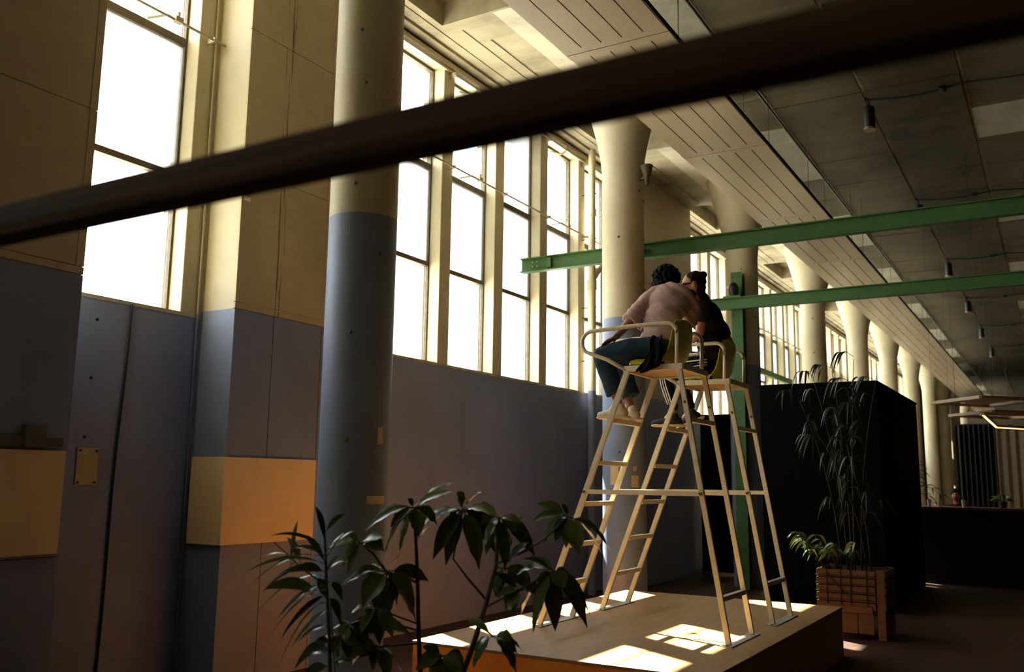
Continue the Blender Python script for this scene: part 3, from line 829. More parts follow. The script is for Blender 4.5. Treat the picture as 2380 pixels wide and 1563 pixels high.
def shoe(parent, ankle, heel, toe, mat, sole_mat, up=0.075):
    """trainer: sole wedge and rounded upper with collar; heel, toe at ground level"""
    h, tt = Vector(heel), Vector(toe); d = (tt-h).normalized(); s_ = d.cross(Vector((0, 0, 1))).normalized(); u = s_.cross(d)
    L = (tt-h).length
    m_ = MB()
    for f_, r_ in ((0.12, 0.036), (0.35, 0.034), (0.6, 0.040), (0.8, 0.042)):
        p = h+d*L*f_+u*0.018
        ell(m_, p, (0.06, r_, 0.016), math.degrees(math.atan2(d.y, d.x)), math.degrees(-math.asin(d.z)))
    ell(m_, h+d*L*0.5+u*0.017, (L*0.5, 0.037, 0.018), math.degrees(math.atan2(d.y, d.x)), math.degrees(-math.asin(d.z)))
    so_ = blob(m_, 'sole', sole_mat, parent, 0.006, 2)
    m_ = MB()
    chain(m_, [(h+d*L*0.14+u*0.055, 0.037), (h+d*L*0.45+u*0.052, 0.038), (h+d*L*0.72+u*0.044, 0.036), (h+d*L*0.89+u*0.036, 0.030)])
    capsule(m_, h+d*L*0.22+u*0.06, (h+d*L*0.26+u*0.095), 0.040, 0.043)
    up_ = blob(m_, 'shoe_upper', mat, parent, 0.006, 3)
    # laces across the instep
    lc = MB()
    for k in range(4):
        p = h+d*L*(0.42+0.09*k)+u*(0.088-0.010*k)
        lc.tube([p-s_*0.022, p+u*0.008, p+s_*0.022], 0.004, 6)
    lc.build('laces', M_STRIPE, parent)
    return up_

# person in the pink shirt: seen from behind, sitting on the first chair, turned to the neighbour
def person_pink():
    t = thing('person', 'person in pink shirt and blue jeans leaning towards the neighbour, hand on knee', 'person', (-2.68, 6.88, 2.55), 'two people on the high chairs')
    m_ = MB()
    ell(m_, (-2.70, 6.88, 2.68), (0.10, 0.14, 0.08))
    ell(m_, (-2.70, 6.89, 2.85), (0.13, 0.09, 0.16)); ell(m_, (-2.675, 6.97, 3.04), (0.15, 0.095, 0.12))
    chain(m_, [((-2.83, 6.95, 3.09), 0.055), ((-2.925, 6.78, 2.895), 0.043), ((-3.03, 6.72, 2.765), 0.029)])
    hand(m_, (-3.03, 6.72, 2.762), (-0.86, -0.02, -0.42), (0.25, 0, -1), (0, 1, 0), 13, 5)
    chain(m_, [((-2.53, 7.04, 3.08), 0.055), ((-2.63, 7.225, 2.895), 0.040), ((-2.84, 7.05, 2.81), 0.028)])
    hand(m_, (-2.84, 7.05, 2.81), (-0.85, -0.35, 0.25), (0.0, -0.4, 0.7), (0, -0.6, 0.6), 50, 0)
    for y0, kn, an in ((6.78, (-3.16, 6.72, 2.61), (-3.035, 6.765, 2.22)), (6.98, (-3.145, 7.02, 2.60), (-3.035, 7.0, 2.22))):
        chain(m_, [((-2.72, y0, 2.655), 0.068), (kn, 0.052), (an, 0.034)])
        capsule(m_, an, (an[0]-0.06, an[1], an[2]-0.06), 0.034, 0.030)
    chain(m_, [((-2.67, 7.03, 3.13), 0.058), ((-2.715, 7.12, 3.22), 0.052)])
    ell(m_, (-2.755, 7.165, 3.285), (0.078, 0.098, 0.112))
    ell(m_, (-2.785, 7.24, 3.255), (0.04, 0.035, 0.06)); capsule(m_, (-2.79, 7.27, 3.285), (-2.795, 7.285, 3.26), 0.012, 0.016)
    ell(m_, (-2.835, 7.15, 3.28), (0.016, 0.028, 0.034)); ell(m_, (-2.675, 7.16, 3.28), (0.016, 0.028, 0.034))
    blob(m_, 'body', M_SKIN, t, 0.008, 3)
    # shirt
    m_ = MB()
    ell(m_, (-2.70, 6.875, 2.75), (0.150, 0.135, 0.095), 8)
    ell(m_, (-2.695, 6.885, 2.88), (0.160, 0.118, 0.17), 8); ell(m_, (-2.675, 6.955, 3.03), (0.178, 0.118, 0.15), 12)
    ell(m_, (-2.668, 6.985, 3.125), (0.165, 0.09, 0.085), 12)
    chain(m_, [((-2.78, 6.965, 3.125), 0.072), ((-2.85, 6.91, 3.06), 0.070), ((-2.88, 6.86, 3.0), 0.064)])
    m_.tube([(-2.87, 6.875, 3.02), (-2.905, 6.815, 2.95), (-2.938, 6.765, 2.885)], [0.066, 0.068, 0.070], 20)
    chain(m_, [((-2.565, 7.01, 3.115), 0.072), ((-2.52, 7.07, 3.03), 0.070), ((-2.56, 7.16, 2.93), 0.064)])
    chain(m_, [((-2.74, 6.99, 3.155), 0.062), ((-2.60, 7.01, 3.15), 0.062)])
    capsule(m_, (-2.675, 7.02, 3.165), (-2.70, 7.07, 3.19), 0.070, 0.060)
    ell(m_, (-2.81, 6.85, 2.76), (0.055, 0.07, 0.045))
    blob(m_, 'shirt', M_PINK, t, 0.008, 5, folds(0.0075, 17, 1.6, R(52)))
    # jeans
    m_ = MB()
    ell(m_, (-2.69, 6.88, 2.67), (0.130, 0.168, 0.100))
    chain(m_, [((-2.72, 6.775, 2.658), 0.088), ((-2.93, 6.745, 2.650), 0.088), ((-3.15, 6.72, 2.612), 0.078)])
    capsule(m_, (-3.15, 6.72, 2.606), (-3.13, 6.73, 2.53), 0.078, 0.077); m_.tube([(-3.135, 6.73, 2.55), (-3.105, 6.74, 2.45), (-3.052, 6.757, 2.300)], [0.076, 0.077, 0.078], 20)
    chain(m_, [((-2.72, 6.985, 2.658), 0.088), ((-2.93, 7.01, 2.648), 0.086), ((-3.135, 7.02, 2.605), 0.074)])
    capsule(m_, (-3.135, 7.02, 2.60), (-3.115, 7.015, 2.53), 0.074, 0.073); m_.tube([(-3.12, 7.016, 2.55), (-3.085, 7.01, 2.45), (-3.025, 7.0, 2.300)], [0.072, 0.073, 0.074], 20)
    blob(m_, 'jeans', M_JEANS, t, 0.009, 3, folds(0.006, 8, 6, R(80)))
    shoe(t, (-3.03, 6.77, 2.24), (-2.955, 6.775, 2.088), (-3.215, 6.745, 2.090), M_WHITE, M_SOLE)
    shoe(t, (-3.03, 7.0, 2.24), (-2.945, 7.0, 2.088), (-3.205, 6.985, 2.090), M_WHITE, M_SOLE)
    # curly hair
    m_ = MB(); rng = random.Random(3); H0 = Vector((-2.757, 7.135, 3.30))
    ell(m_, H0+Vector((0, 0.01, 0.01)), (0.098, 0.108, 0.098))
    ell(m_, H0+Vector((-0.003, -0.03, -0.035)), (0.098, 0.07, 0.10))
    for k in range(240):
        a = rng.uniform(0, 2*math.pi); e = rng.uniform(-0.85, 1.5)
        d = Vector((math.cos(e)*math.cos(a), math.cos(e)*math.sin(a), math.sin(e)))
        if d.y > 0.55 and d.z < 0.35: continue
        m_.sphere(H0+Vector((d.x*0.112, d.y*0.112, d.z*0.108)), rng.uniform(0.009, 0.019), 8, 5)
    for k in range(22):
        m_.sphere(H0+Vector((-0.093+rng.uniform(-.025, .02), -0.025+rng.uniform(-.03, .03), -0.065+rng.uniform(-.04, .04))), rng.uniform(0.010, 0.020), 8, 5)
    blob(m_, 'hair', M_HAIR, t, 0.006, 1, lambda p, mn: 0.005*mn.noise(p*55))
    bl = MB(); bl.tube([(-3.028+0.031*math.cos(a), 6.72+0.035*math.sin(a), 2.768+0.02*math.cos(a)) for a in np.linspace(0, 2*math.pi, 14)[:-1]], 0.005, 6, closed=True)
    bl.build('bracelet', simple('teal_cord', (0.05, 0.32, 0.28), 0.5), t)
    return t
person_pink()
t = thing('pale_stick', 'small pale stick held in the fist of the person in pink', 'stick', (-2.94, 6.99, 2.85))
MB().bar((-2.905, 7.0, 2.832), (-2.965, 6.975, 2.870), 0.014, 0.012).build('stick', simple('stick_grey', (0.45, 0.42, 0.36), 0.4), t, bevel=0.002)
MB().bar((-2.957, 6.978, 2.865), (-2.972, 6.972, 2.875), 0.016, 0.014).build('tip', M_BLACK, t)
# dark jacket hanging from the hip over the seat edge
t = thing('jacket', 'dark jacket hanging over the seat edge beside the person in pink', 'jacket', (-2.68, 6.58, 2.5))
rows = [(2.738, -2.72, -2.63, 6.715), (2.715, -2.715, -2.615, 6.675), (2.685, -2.71, -2.60, 6.625), (2.64, -2.70, -2.59, 6.600), (2.59, -2.70, -2.583, 6.585), (2.545, -2.712, -2.58, 6.572), (2.51, -2.735, -2.583, 6.560), (2.475, -2.765, -2.595, 6.556), (2.45, -2.785, -2.65, 6.556), (2.438, -2.785, -2.71, 6.557)]
vs, fs, nn = [], [], 12
for side in (0, 1):
    for z, xa, xb, yy_ in rows:
        for j in range(nn+1):
            s_ = j/nn; wv = 0.013*math.sin(s_*13+z*20)+0.008*math.sin(s_*29)
            vs.append((xa+(xb-xa)*s_, yy_-0.012+wv+(0.020 if side else 0.0), z+0.010*math.sin(s_*9)))
m1 = len(rows)*(nn+1)
for i in range(len(rows)-1):
    for j in range(nn):
        a = i*(nn+1)+j; fs += [(a, a+1, a+nn+2, a+nn+1), (m1+a, m1+a+nn+1, m1+a+nn+2, m1+a+1)]
bd = [j for j in range(nn+1)] + [i*(nn+1)+nn for i in range(1, len(rows))] + [(len(rows)-1)*(nn+1)+j for j in range(nn-1, -1, -1)] + [i*(nn+1) for i in range(len(rows)-2, 0, -1)]
for a, c in zip(bd, bd[1:]+bd[:1]): fs.append((a, a+m1, c+m1, c))
MB().add(vs, fs).build('cloth', M_TRACK, t, smooth=True)

# person in the dark shirt on the second chair, profile to the window, sunglasses
def person_dark():
    t = thing('person', 'person in dark shirt and striped track pants with tied-up hair and sunglasses', 'person', (-2.6, 8.05, 2.55), 'two people on the high chairs')
    m_ = MB()
    ell(m_, (-2.69, 8.04, 2.68), (0.095, 0.14, 0.08))
    ell(m_, (-2.67, 8.0, 2.86), (0.10, 0.15, 0.17)); ell(m_, (-2.68, 7.90, 3.06), (0.105, 0.17, 0.14))
    chain(m_, [((-2.635, 7.69, 3.12), 0.052), ((-2.665, 7.70, 2.92), 0.042), ((-2.86, 7.88, 2.815), 0.030)])
    hand(m_, (-2.86, 7.88, 2.815), (-0.9, 0.25, -0.3), (0, 0, -1), (0, 1, 0), 16, 2)
    chain(m_, [((-2.70, 8.08, 3.13), 0.055), ((-2.57, 8.20, 2.90), 0.043), ((-2.665, 7.97, 2.79), 0.032)])
    hand(m_, (-2.665, 7.97, 2.79), (-0.35, -0.85, -0.15), (0, 0, -1), (-1, 0.2, 0), 18, 2)
    for y0, kn, an in ((7.94, (-3.10, 7.885, 2.615), (-2.99, 7.875, 2.225)), (8.14, (-3.08, 8.20, 2.615), (-2.935, 8.18, 2.25))):
        chain(m_, [((-2.71, y0, 2.655), 0.068), (kn, 0.052), (an, 0.034)])
        capsule(m_, an, (an[0]-0.06, an[1], an[2]-0.055), 0.034, 0.030)
    chain(m_, [((-2.67, 7.80, 3.17), 0.062), ((-2.69, 7.72, 3.25), 0.055)])
    # head turned to the window and a little to the neighbour
    hc = Vector((-2.71, 7.67, 3.333)); fd = Vector((-0.93, -0.36, -0.05)).normalized(); sd = Vector((fd.y, -fd.x, 0)).normalized()
    rz = math.degrees(math.atan2(fd.y, fd.x))
    ell(m_, hc+Vector((0, 0, 0.02)), (0.098, 0.076, 0.105), rz); ell(m_, hc+fd*0.03+Vector((0, 0, -0.055)), (0.062, 0.056, 0.068), rz)
    ell(m_, hc+fd*0.062+Vector((0, 0, -0.095)), (0.03, 0.03, 0.022), rz)
    capsule(m_, hc+fd*0.092+Vector((0, 0, 0.0)), hc+fd*0.115+Vector((0, 0, -0.038)), 0.010, 0.015)
    ell(m_, hc+fd*0.085+Vector((0, 0, 0.022)), (0.02, 0.05, 0.012), rz)
    ell(m_, hc+fd*0.088+Vector((0, 0, -0.068)), (0.014, 0.026, 0.008), rz); ell(m_, hc+fd*0.086+Vector((0, 0, -0.080)), (0.014, 0.022, 0.008), rz)
    for s_ in (-1, 1): ell(m_, hc-fd*0.008+sd*s_*0.078+Vector((0, 0, -0.005)), (0.024, 0.012, 0.034), rz)
    blob(m_, 'body', M_SKIN2, t, 0.0075, 3)
    m_ = MB()
    ell(m_, (-2.665, 8.02, 2.76), (0.125, 0.165, 0.09))
    ell(m_, (-2.66, 7.995, 2.89), (0.130, 0.175, 0.17), -8); ell(m_, (-2.665, 7.90, 3.06), (0.135, 0.195, 0.14), -8)
    ell(m_, (-2.67, 7.86, 3.15), (0.10, 0.175, 0.075), -8)
    chain(m_, [((-2.635, 7.72, 3.125), 0.075), ((-2.64, 7.70, 3.09), 0.070)]); m_.tube([(-2.638, 7.70, 3.10), (-2.65, 7.69, 3.0)], [0.070, 0.070], 20)
    chain(m_, [((-2.695, 8.06, 3.14), 0.075), ((-2.65, 8.13, 3.05), 0.074), ((-2.60, 8.17, 2.96), 0.068)])
    capsule(m_, (-2.67, 7.81, 3.18), (-2.675, 7.78, 3.225), 0.075, 0.065)
    blob(m_, 'shirt', M_DARKSH, t, 0.009, 3, folds(0.008, 9, 3, R(-35)))
    m_ = MB()
    ell(m_, (-2.69, 8.04, 2.67), (0.120, 0.175, 0.10))
    chain(m_, [((-2.71, 7.935, 2.658), 0.088), ((-2.87, 7.90, 2.648), 0.084), ((-3.09, 7.885, 2.615), 0.070)])
    chain(m_, [((-3.09, 7.885, 2.61), 0.070), ((-3.05, 7.88, 2.45), 0.064), ((-3.0, 7.875, 2.28), 0.050)])
    chain(m_, [((-2.71, 8.145, 2.658), 0.088), ((-2.87, 8.18, 2.648), 0.084), ((-3.07, 8.20, 2.615), 0.070)])
    chain(m_, [((-3.07, 8.20, 2.61), 0.070), ((-3.015, 8.19, 2.45), 0.062), ((-2.95, 8.185, 2.31), 0.050)])
    tp = blob(m_, 'track_pants', M_TRACK, t, 0.009, 3, folds(0.005, 8, 6, R(80)))
    for k in range(3):
        o_ = -0.022+0.022*k
        MB().tube([(-3.09+o_*0.9, 7.819, 2.60-o_*0.3), (-3.055+o_, 7.817, 2.45), (-3.03+o_, 7.821, 2.37), (-3.005+o_*0.9, 7.828, 2.29)], 0.0065, 6).build('stripe', M_STRIPE, tp, smooth=True)
        MB().tube([(-2.66, 7.853, 2.665+o_*1.1), (-2.75, 7.841, 2.658+o_*1.1), (-2.87, 7.821, 2.648+o_*1.1)], 0.0065, 6).build('stripe', M_STRIPE, tp, smooth=True)
    shoe(t, None, (-2.905, 7.88, 2.088), (-3.205, 7.865, 2.090), M_SHOEB, M_SOLE)
    shoe(t, None, (-2.82, 8.18, 2.175), (-3.07, 8.165, 2.075), M_SHOEB, M_SOLE)
    m_ = MB()
    ell(m_, hc-fd*0.018+Vector((0, 0, 0.038)), (0.100, 0.083, 0.098), rz)
    ell(m_, hc-fd*0.055+Vector((0, 0, -0.015)), (0.058, 0.072, 0.085), rz)
    ell(m_, hc-fd*0.075+Vector((0, 0, -0.085)), (0.035, 0.045, 0.05), rz)
    bn = hc-fd*0.082+Vector((0, 0, 0.092)); ell(m_, bn, (0.045, 0.036, 0.032), rz, 12); capsule(m_, hc-fd*0.04+Vector((0, 0, 0.085)), bn, 0.042, 0.028)
    blob(m_, 'hair', M_HAIR, t, 0.007, 2, lambda p, mn: 0.004*mn.noise(p*40))
    m_ = MB(); ell(m_, hc+fd*0.042+Vector((0, 0, -0.092)), (0.062, 0.063, 0.050), rz); ell(m_, hc+fd*0.022+Vector((0, 0, -0.062)), (0.055, 0.064, 0.050), rz)
    blob(m_, 'beard', M_HAIR, t, 0.007, 2)
    g = MB()
    for s_ in (-1, 1):
        ell(g, hc+fd*0.092+sd*s_*0.034+Vector((0, 0, 0.0)), (0.014, 0.034, 0.026), rz)
        g.bar(hc+fd*0.088+sd*s_*0.062+Vector((0, 0, 0.008)), hc-fd*0.005+sd*s_*0.082+Vector((0, 0, 0.012)), 0.006, 0.016)
    g.bar(hc+fd*0.102-sd*0.02+Vector((0, 0, 0.010)), hc+fd*0.102+sd*0.02+Vector((0, 0, 0.010)), 0.006, 0.006)
    g.build('sunglasses', simple('dark_lens', (0.006, 0.006, 0.007), 0.15, spec=0.6), t, smooth='auto')
    return t
person_dark()
# ------------------------------------------------------------------ plant tables: leaf base, leaf tip, width (metres)
BROAD_LEAVES = [
    ((-2.877,3.851,1.451), (-2.715,3.986,1.582), 0.060),
    ((-2.877,3.851,1.451), (-2.642,3.853,1.538), 0.048),
    ((-2.877,3.851,1.451), (-2.707,3.874,1.523), 0.058),
    ((-2.877,3.851,1.451), (-3.111,3.751,1.327), 0.067),
    ((-2.877,3.851,1.451), (-3.032,3.858,1.342), 0.072),
    ((-2.877,3.851,1.451), (-3.045,3.828,1.203), 0.067),
    ((-2.877,3.851,1.451), (-2.924,3.801,1.227), 0.058),
    ((-2.877,3.851,1.451), (-2.869,3.898,1.405), 0.053),
    ((-2.877,3.851,1.451), (-2.890,3.811,1.497), 0.039),
    ((-2.877,3.851,1.451), (-2.815,3.810,1.308), 0.093),
    ((-2.877,3.851,1.451), (-2.849,3.845,1.309), 0.080),
    ((-2.877,3.851,1.451), (-2.776,3.916,1.366), 0.082),
    ((-2.690,4.024,1.439), (-2.678,3.949,1.537), 0.073),
    ((-2.690,4.024,1.439), (-2.571,4.015,1.535), 0.058),
    ((-2.690,4.024,1.439), (-2.866,3.898,1.347), 0.088),
    ((-2.690,4.024,1.439), (-2.796,4.033,1.153), 0.083),
    ((-2.690,4.024,1.439), (-2.589,4.034,1.143), 0.107),
    ((-2.690,4.024,1.439), (-2.822,3.952,1.186), 0.083),
    ((-2.690,4.024,1.439), (-2.615,4.186,1.338), 0.088),
    ((-2.690,4.024,1.439), (-2.983,4.017,1.262), 0.068),
    ((-2.690,4.024,1.439), (-2.574,4.181,1.206), 0.068),
    ((-2.690,4.024,1.439), (-2.782,4.012,1.365), 0.070),
    ((-2.690,4.024,1.439), (-2.562,4.133,1.378), 0.085),
    ((-2.690,4.024,1.439), (-2.487,4.054,1.403), 0.096),
    ((-2.515,4.099,1.403), (-2.378,4.104,1.370), 0.053),
    ((-2.515,4.099,1.403), (-2.445,4.053,1.140), 0.082),
    ((-2.515,4.099,1.403), (-2.417,4.312,1.197), 0.082),
    ((-2.515,4.099,1.403), (-2.614,4.133,1.206), 0.068),
    ((-2.515,4.099,1.403), (-2.660,4.105,1.356), 0.058),
    ((-2.515,4.099,1.403), (-2.535,4.006,1.268), 0.064),
    ((-2.515,4.099,1.403), (-2.402,4.200,1.382), 0.060),
    ((-2.515,4.099,1.403), (-2.435,4.158,1.329), 0.059),
    ((-2.153,4.172,1.416), (-2.303,4.125,1.482), 0.066),
    ((-2.153,4.172,1.416), (-2.290,4.048,1.391), 0.057),
    ((-2.153,4.172,1.416), (-2.318,4.227,1.274), 0.075),
    ((-2.153,4.172,1.416), (-2.070,4.135,1.235), 0.104),
    ((-2.153,4.172,1.416), (-1.979,4.321,1.244), 0.075),
    ((-2.153,4.172,1.416), (-2.043,4.340,1.228), 0.075),
    ((-2.153,4.172,1.416), (-2.190,4.180,1.484), 0.038),
    ((-2.153,4.172,1.416), (-2.168,4.235,1.278), 0.088),
    ((-2.153,4.172,1.416), (-2.189,4.224,1.259), 0.075),
    ((-2.153,4.172,1.416), (-2.240,4.201,1.290), 0.067),
    ((-2.211,4.127,1.153), (-2.425,4.163,0.895), 0.112),
    ((-2.211,4.127,1.153), (-2.301,4.087,0.850), 0.089),
    ((-2.211,4.127,1.153), (-2.244,4.216,0.847), 0.103),
    ((-2.211,4.127,1.153), (-2.127,4.344,0.859), 0.089),
    ((-2.211,4.127,1.153), (-2.109,4.334,0.930), 0.065),
    ((-2.211,4.127,1.153), (-2.334,4.023,1.208), 0.065),
    ((-2.211,4.127,1.153), (-2.294,4.109,1.217), 0.047),
    ((-2.211,4.127,1.153), (-2.155,4.223,1.105), 0.056),
    ((-2.211,4.127,1.153), (-2.379,4.050,1.129), 0.087),
    ((-2.211,4.127,1.153), (-2.289,4.122,1.048), 0.065),
    ((-2.211,4.127,1.153), (-2.157,4.156,1.072), 0.085),
    ((-2.986,3.786,1.123), (-3.057,3.747,1.166), 0.057),
    ((-2.986,3.786,1.123), (-3.212,3.696,1.047), 0.048),
    ((-2.986,3.786,1.123), (-3.042,3.665,0.960), 0.114),
    ((-2.986,3.786,1.123), (-3.053,3.839,0.835), 0.124),
    ((-2.986,3.786,1.123), (-2.952,3.995,0.861), 0.105),
    ((-2.986,3.786,1.123), (-2.861,3.978,1.071), 0.072),
    ((-2.986,3.786,1.123), (-3.183,3.735,1.095), 0.048),
    ((-2.986,3.786,1.123), (-2.903,3.802,1.212), 0.057),
    ((-2.986,3.786,1.123), (-2.986,3.877,0.950), 0.072),
    ((-2.986,3.786,1.123), (-3.149,3.717,1.080), 0.057),
    ((-2.986,3.786,1.123), (-2.868,3.863,1.008), 0.075),
    ((-3.074,3.671,1.275), (-3.177,3.651,1.320), 0.043),
    ((-3.074,3.671,1.275), (-2.935,3.680,1.301), 0.076),
    ((-3.074,3.671,1.275), (-3.193,3.681,1.139), 0.076),
    ((-3.074,3.671,1.275), (-3.151,3.518,1.248), 0.043),
    ((-3.074,3.671,1.275), (-3.201,3.619,1.251), 0.060),
    ((-3.074,3.671,1.275), (-3.136,3.658,1.119), 0.067),
    ((-3.074,3.671,1.275), (-2.946,3.705,1.236), 0.093),
    ((-2.463,3.975,0.837), (-2.584,3.986,0.668), 0.083),
    ((-2.463,3.975,0.837), (-2.375,4.062,0.648), 0.088),
    ((-2.463,3.975,0.837), (-2.353,4.083,0.755), 0.051),
    ((-2.463,3.975,0.837), (-2.626,3.964,0.913), 0.042),
    ((-2.463,3.975,0.837), (-2.514,3.921,0.765), 0.064),
    ((-2.463,3.975,0.837), (-2.354,3.975,0.810), 0.085),
    ((-2.463,3.975,0.837), (-2.349,4.016,0.761), 0.072),
    ((-2.463,3.975,0.837), (-2.379,4.085,0.734), 0.060),
    ((-2.713,3.904,0.729), (-2.773,3.813,0.779), 0.051),
    ((-2.713,3.904,0.729), (-2.796,3.795,0.667), 0.075),
    ((-2.713,3.904,0.729), (-2.661,4.026,0.645), 0.093),
    ((-2.713,3.904,0.729), (-2.693,3.974,0.591), 0.084),
    ((-2.713,3.904,0.729), (-2.762,3.888,0.590), 0.075),
    ((-2.713,3.904,0.729), (-2.789,3.939,0.620), 0.072),
    ((-2.713,3.904,0.729), (-2.626,3.940,0.656), 0.092),
    ((-2.713,3.904,0.729), (-2.817,3.887,0.645), 0.089),
    ((-2.713,3.904,0.729), (-2.606,3.926,0.654), 0.088),
    ((-3.144,3.704,0.868), (-3.087,3.742,0.789), 0.066),
    ((-3.144,3.704,0.868), (-3.217,3.688,0.871), 0.038),
    ((-3.144,3.704,0.868), (-3.170,3.822,0.689), 0.076),
    ((-3.144,3.704,0.868), (-3.051,3.848,0.866), 0.057),
    ((-3.144,3.704,0.868), (-2.862,3.849,0.816), 0.066),
    ((-3.144,3.704,0.868), (-3.196,3.704,0.767), 0.094),
    ((-3.144,3.704,0.868), (-3.053,3.740,0.793), 0.086),
    ((-3.144,3.704,0.868), (-3.063,3.706,0.770), 0.060),
    ((-3.144,3.704,0.868), (-3.026,3.783,0.816), 0.066),
    ((-3.011,3.779,0.759), (-2.975,3.869,0.679), 0.075),
    ((-3.011,3.779,0.759), (-2.973,3.924,0.598), 0.085),
    ((-3.011,3.779,0.759), (-3.090,3.777,0.681), 0.066),
    ((-3.011,3.779,0.759), (-3.213,3.798,0.632), 0.075),
    ((-3.011,3.779,0.759), (-2.958,3.786,0.608), 0.075),
    ((-3.011,3.779,0.759), (-3.018,3.734,0.645), 0.074),
    ((-3.011,3.779,0.759), (-3.127,3.706,0.728), 0.078),
    ((-3.011,3.779,0.759), (-3.081,3.710,0.710), 0.062),
    ((-3.011,3.779,0.759), (-3.113,3.658,0.707), 0.066),
    ((-2.481,4.095,1.151), (-2.378,4.151,1.097), 0.067),
    ((-2.481,4.095,1.151), (-2.539,4.116,1.000), 0.067),
    ((-2.481,4.095,1.151), (-2.426,4.096,1.316), 0.057),
    ((-2.481,4.095,1.151), (-2.337,4.108,1.287), 0.067),
    ((-2.481,4.095,1.151), (-2.409,4.239,1.044), 0.093),
    ((-2.481,4.095,1.151), (-2.419,4.283,1.024), 0.091),
    ((-2.481,4.095,1.151), (-2.521,4.086,1.021), 0.061),
    ((-2.376,4.083,1.047), (-2.444,3.976,1.021), 0.052),
    ((-2.376,4.083,1.047), (-2.426,3.944,1.134), 0.056),
    ((-2.376,4.083,1.047), (-2.264,4.256,1.000), 0.065),
    ((-2.376,4.083,1.047), (-2.406,4.003,0.957), 0.087),
    ((-2.376,4.083,1.047), (-2.430,4.110,0.924), 0.063),
    ((-3.204,3.702,0.806), (-3.276,3.692,0.697), 0.057),
    ((-3.204,3.702,0.806), (-3.148,3.720,0.675), 0.067),
    ((-3.204,3.702,0.806), (-3.273,3.767,0.622), 0.067),
    ((-3.204,3.702,0.806), (-3.248,3.609,0.775), 0.048),
    ((-3.204,3.702,0.806), (-3.107,3.717,0.758), 0.057),
    ((-2.999,3.727,0.956), (-3.073,3.697,0.828), 0.075),
    ((-2.999,3.727,0.956), (-2.875,3.708,0.822), 0.075),
    ((-2.999,3.727,0.956), (-3.047,3.823,0.758), 0.085),
    ((-2.999,3.727,0.956), (-3.085,3.631,0.929), 0.056),
]
NARROW_LEAVES = [
    ((-3.062,3.400,1.190), (-3.334,3.139,1.144), 0.022),
    ((-3.114,3.409,1.225), (-3.389,3.257,1.090), 0.022),
    ((-3.131,3.407,1.178), (-3.383,3.319,1.039), 0.029),
    ((-3.117,3.441,1.130), (-3.479,3.372,0.913), 0.030),
    ((-3.129,3.436,1.053), (-3.309,3.256,1.065), 0.061),
    ((-3.088,3.435,1.087), (-3.258,3.289,0.916), 0.036),
    ((-3.060,3.411,1.068), (-3.313,3.298,0.824), 0.033),
    ((-3.095,3.463,1.038), (-3.269,3.325,0.805), 0.029),
    ((-3.072,3.448,0.966), (-3.213,3.360,0.788), 0.038),
    ((-3.101,3.485,0.887), (-3.237,3.423,0.802), 0.035),
    ((-3.115,3.448,1.000), (-3.363,3.424,0.655), 0.022),
    ((-3.073,3.418,1.188), (-3.199,3.380,1.323), 0.034),
    ((-3.097,3.440,1.255), (-3.262,3.232,1.319), 0.021),
    ((-3.104,3.444,1.223), (-3.272,3.383,1.249), 0.026),
    ((-3.052,3.387,1.290), (-3.077,3.330,1.463), 0.034),
    ((-3.076,3.411,1.334), (-3.025,3.488,1.423), 0.028),
    ((-3.060,3.417,1.227), (-2.952,3.474,1.344), 0.034),
    ((-3.085,3.444,1.255), (-3.012,3.521,1.332), 0.030),
    ((-3.089,3.465,1.161), (-3.003,3.508,1.186), 0.038),
    ((-3.073,3.458,1.101), (-3.006,3.475,1.013), 0.052),
    ((-3.083,3.473,1.023), (-3.077,3.552,0.892), 0.043),
    ((-3.233,3.348,1.176), (-3.219,3.368,1.388), 0.029),
    ((-3.211,3.311,1.226), (-3.402,3.283,1.179), 0.019),
    ((-3.208,3.393,1.182), (-3.308,3.393,1.302), 0.038),
    ((-3.097,3.487,0.807), (-3.291,3.466,0.665), 0.052),
    ((-3.082,3.484,0.764), (-3.200,3.465,0.747), 0.060),
    ((-3.105,3.513,0.803), (-3.161,3.465,0.812), 0.043),
    ((-3.058,3.483,0.722), (-2.980,3.522,0.732), 0.043),
    ((-3.080,3.487,0.869), (-3.021,3.546,0.898), 0.035),
    ((-3.102,3.499,0.700), (-3.166,3.392,0.650), 0.052),
    ((-3.103,3.447,1.146), (-3.192,3.308,1.148), 0.052),
    ((-3.112,3.449,1.099), (-2.995,3.436,1.230), 0.035),
    ((-3.081,3.437,1.027), (-3.125,3.428,1.116), 0.052),
]
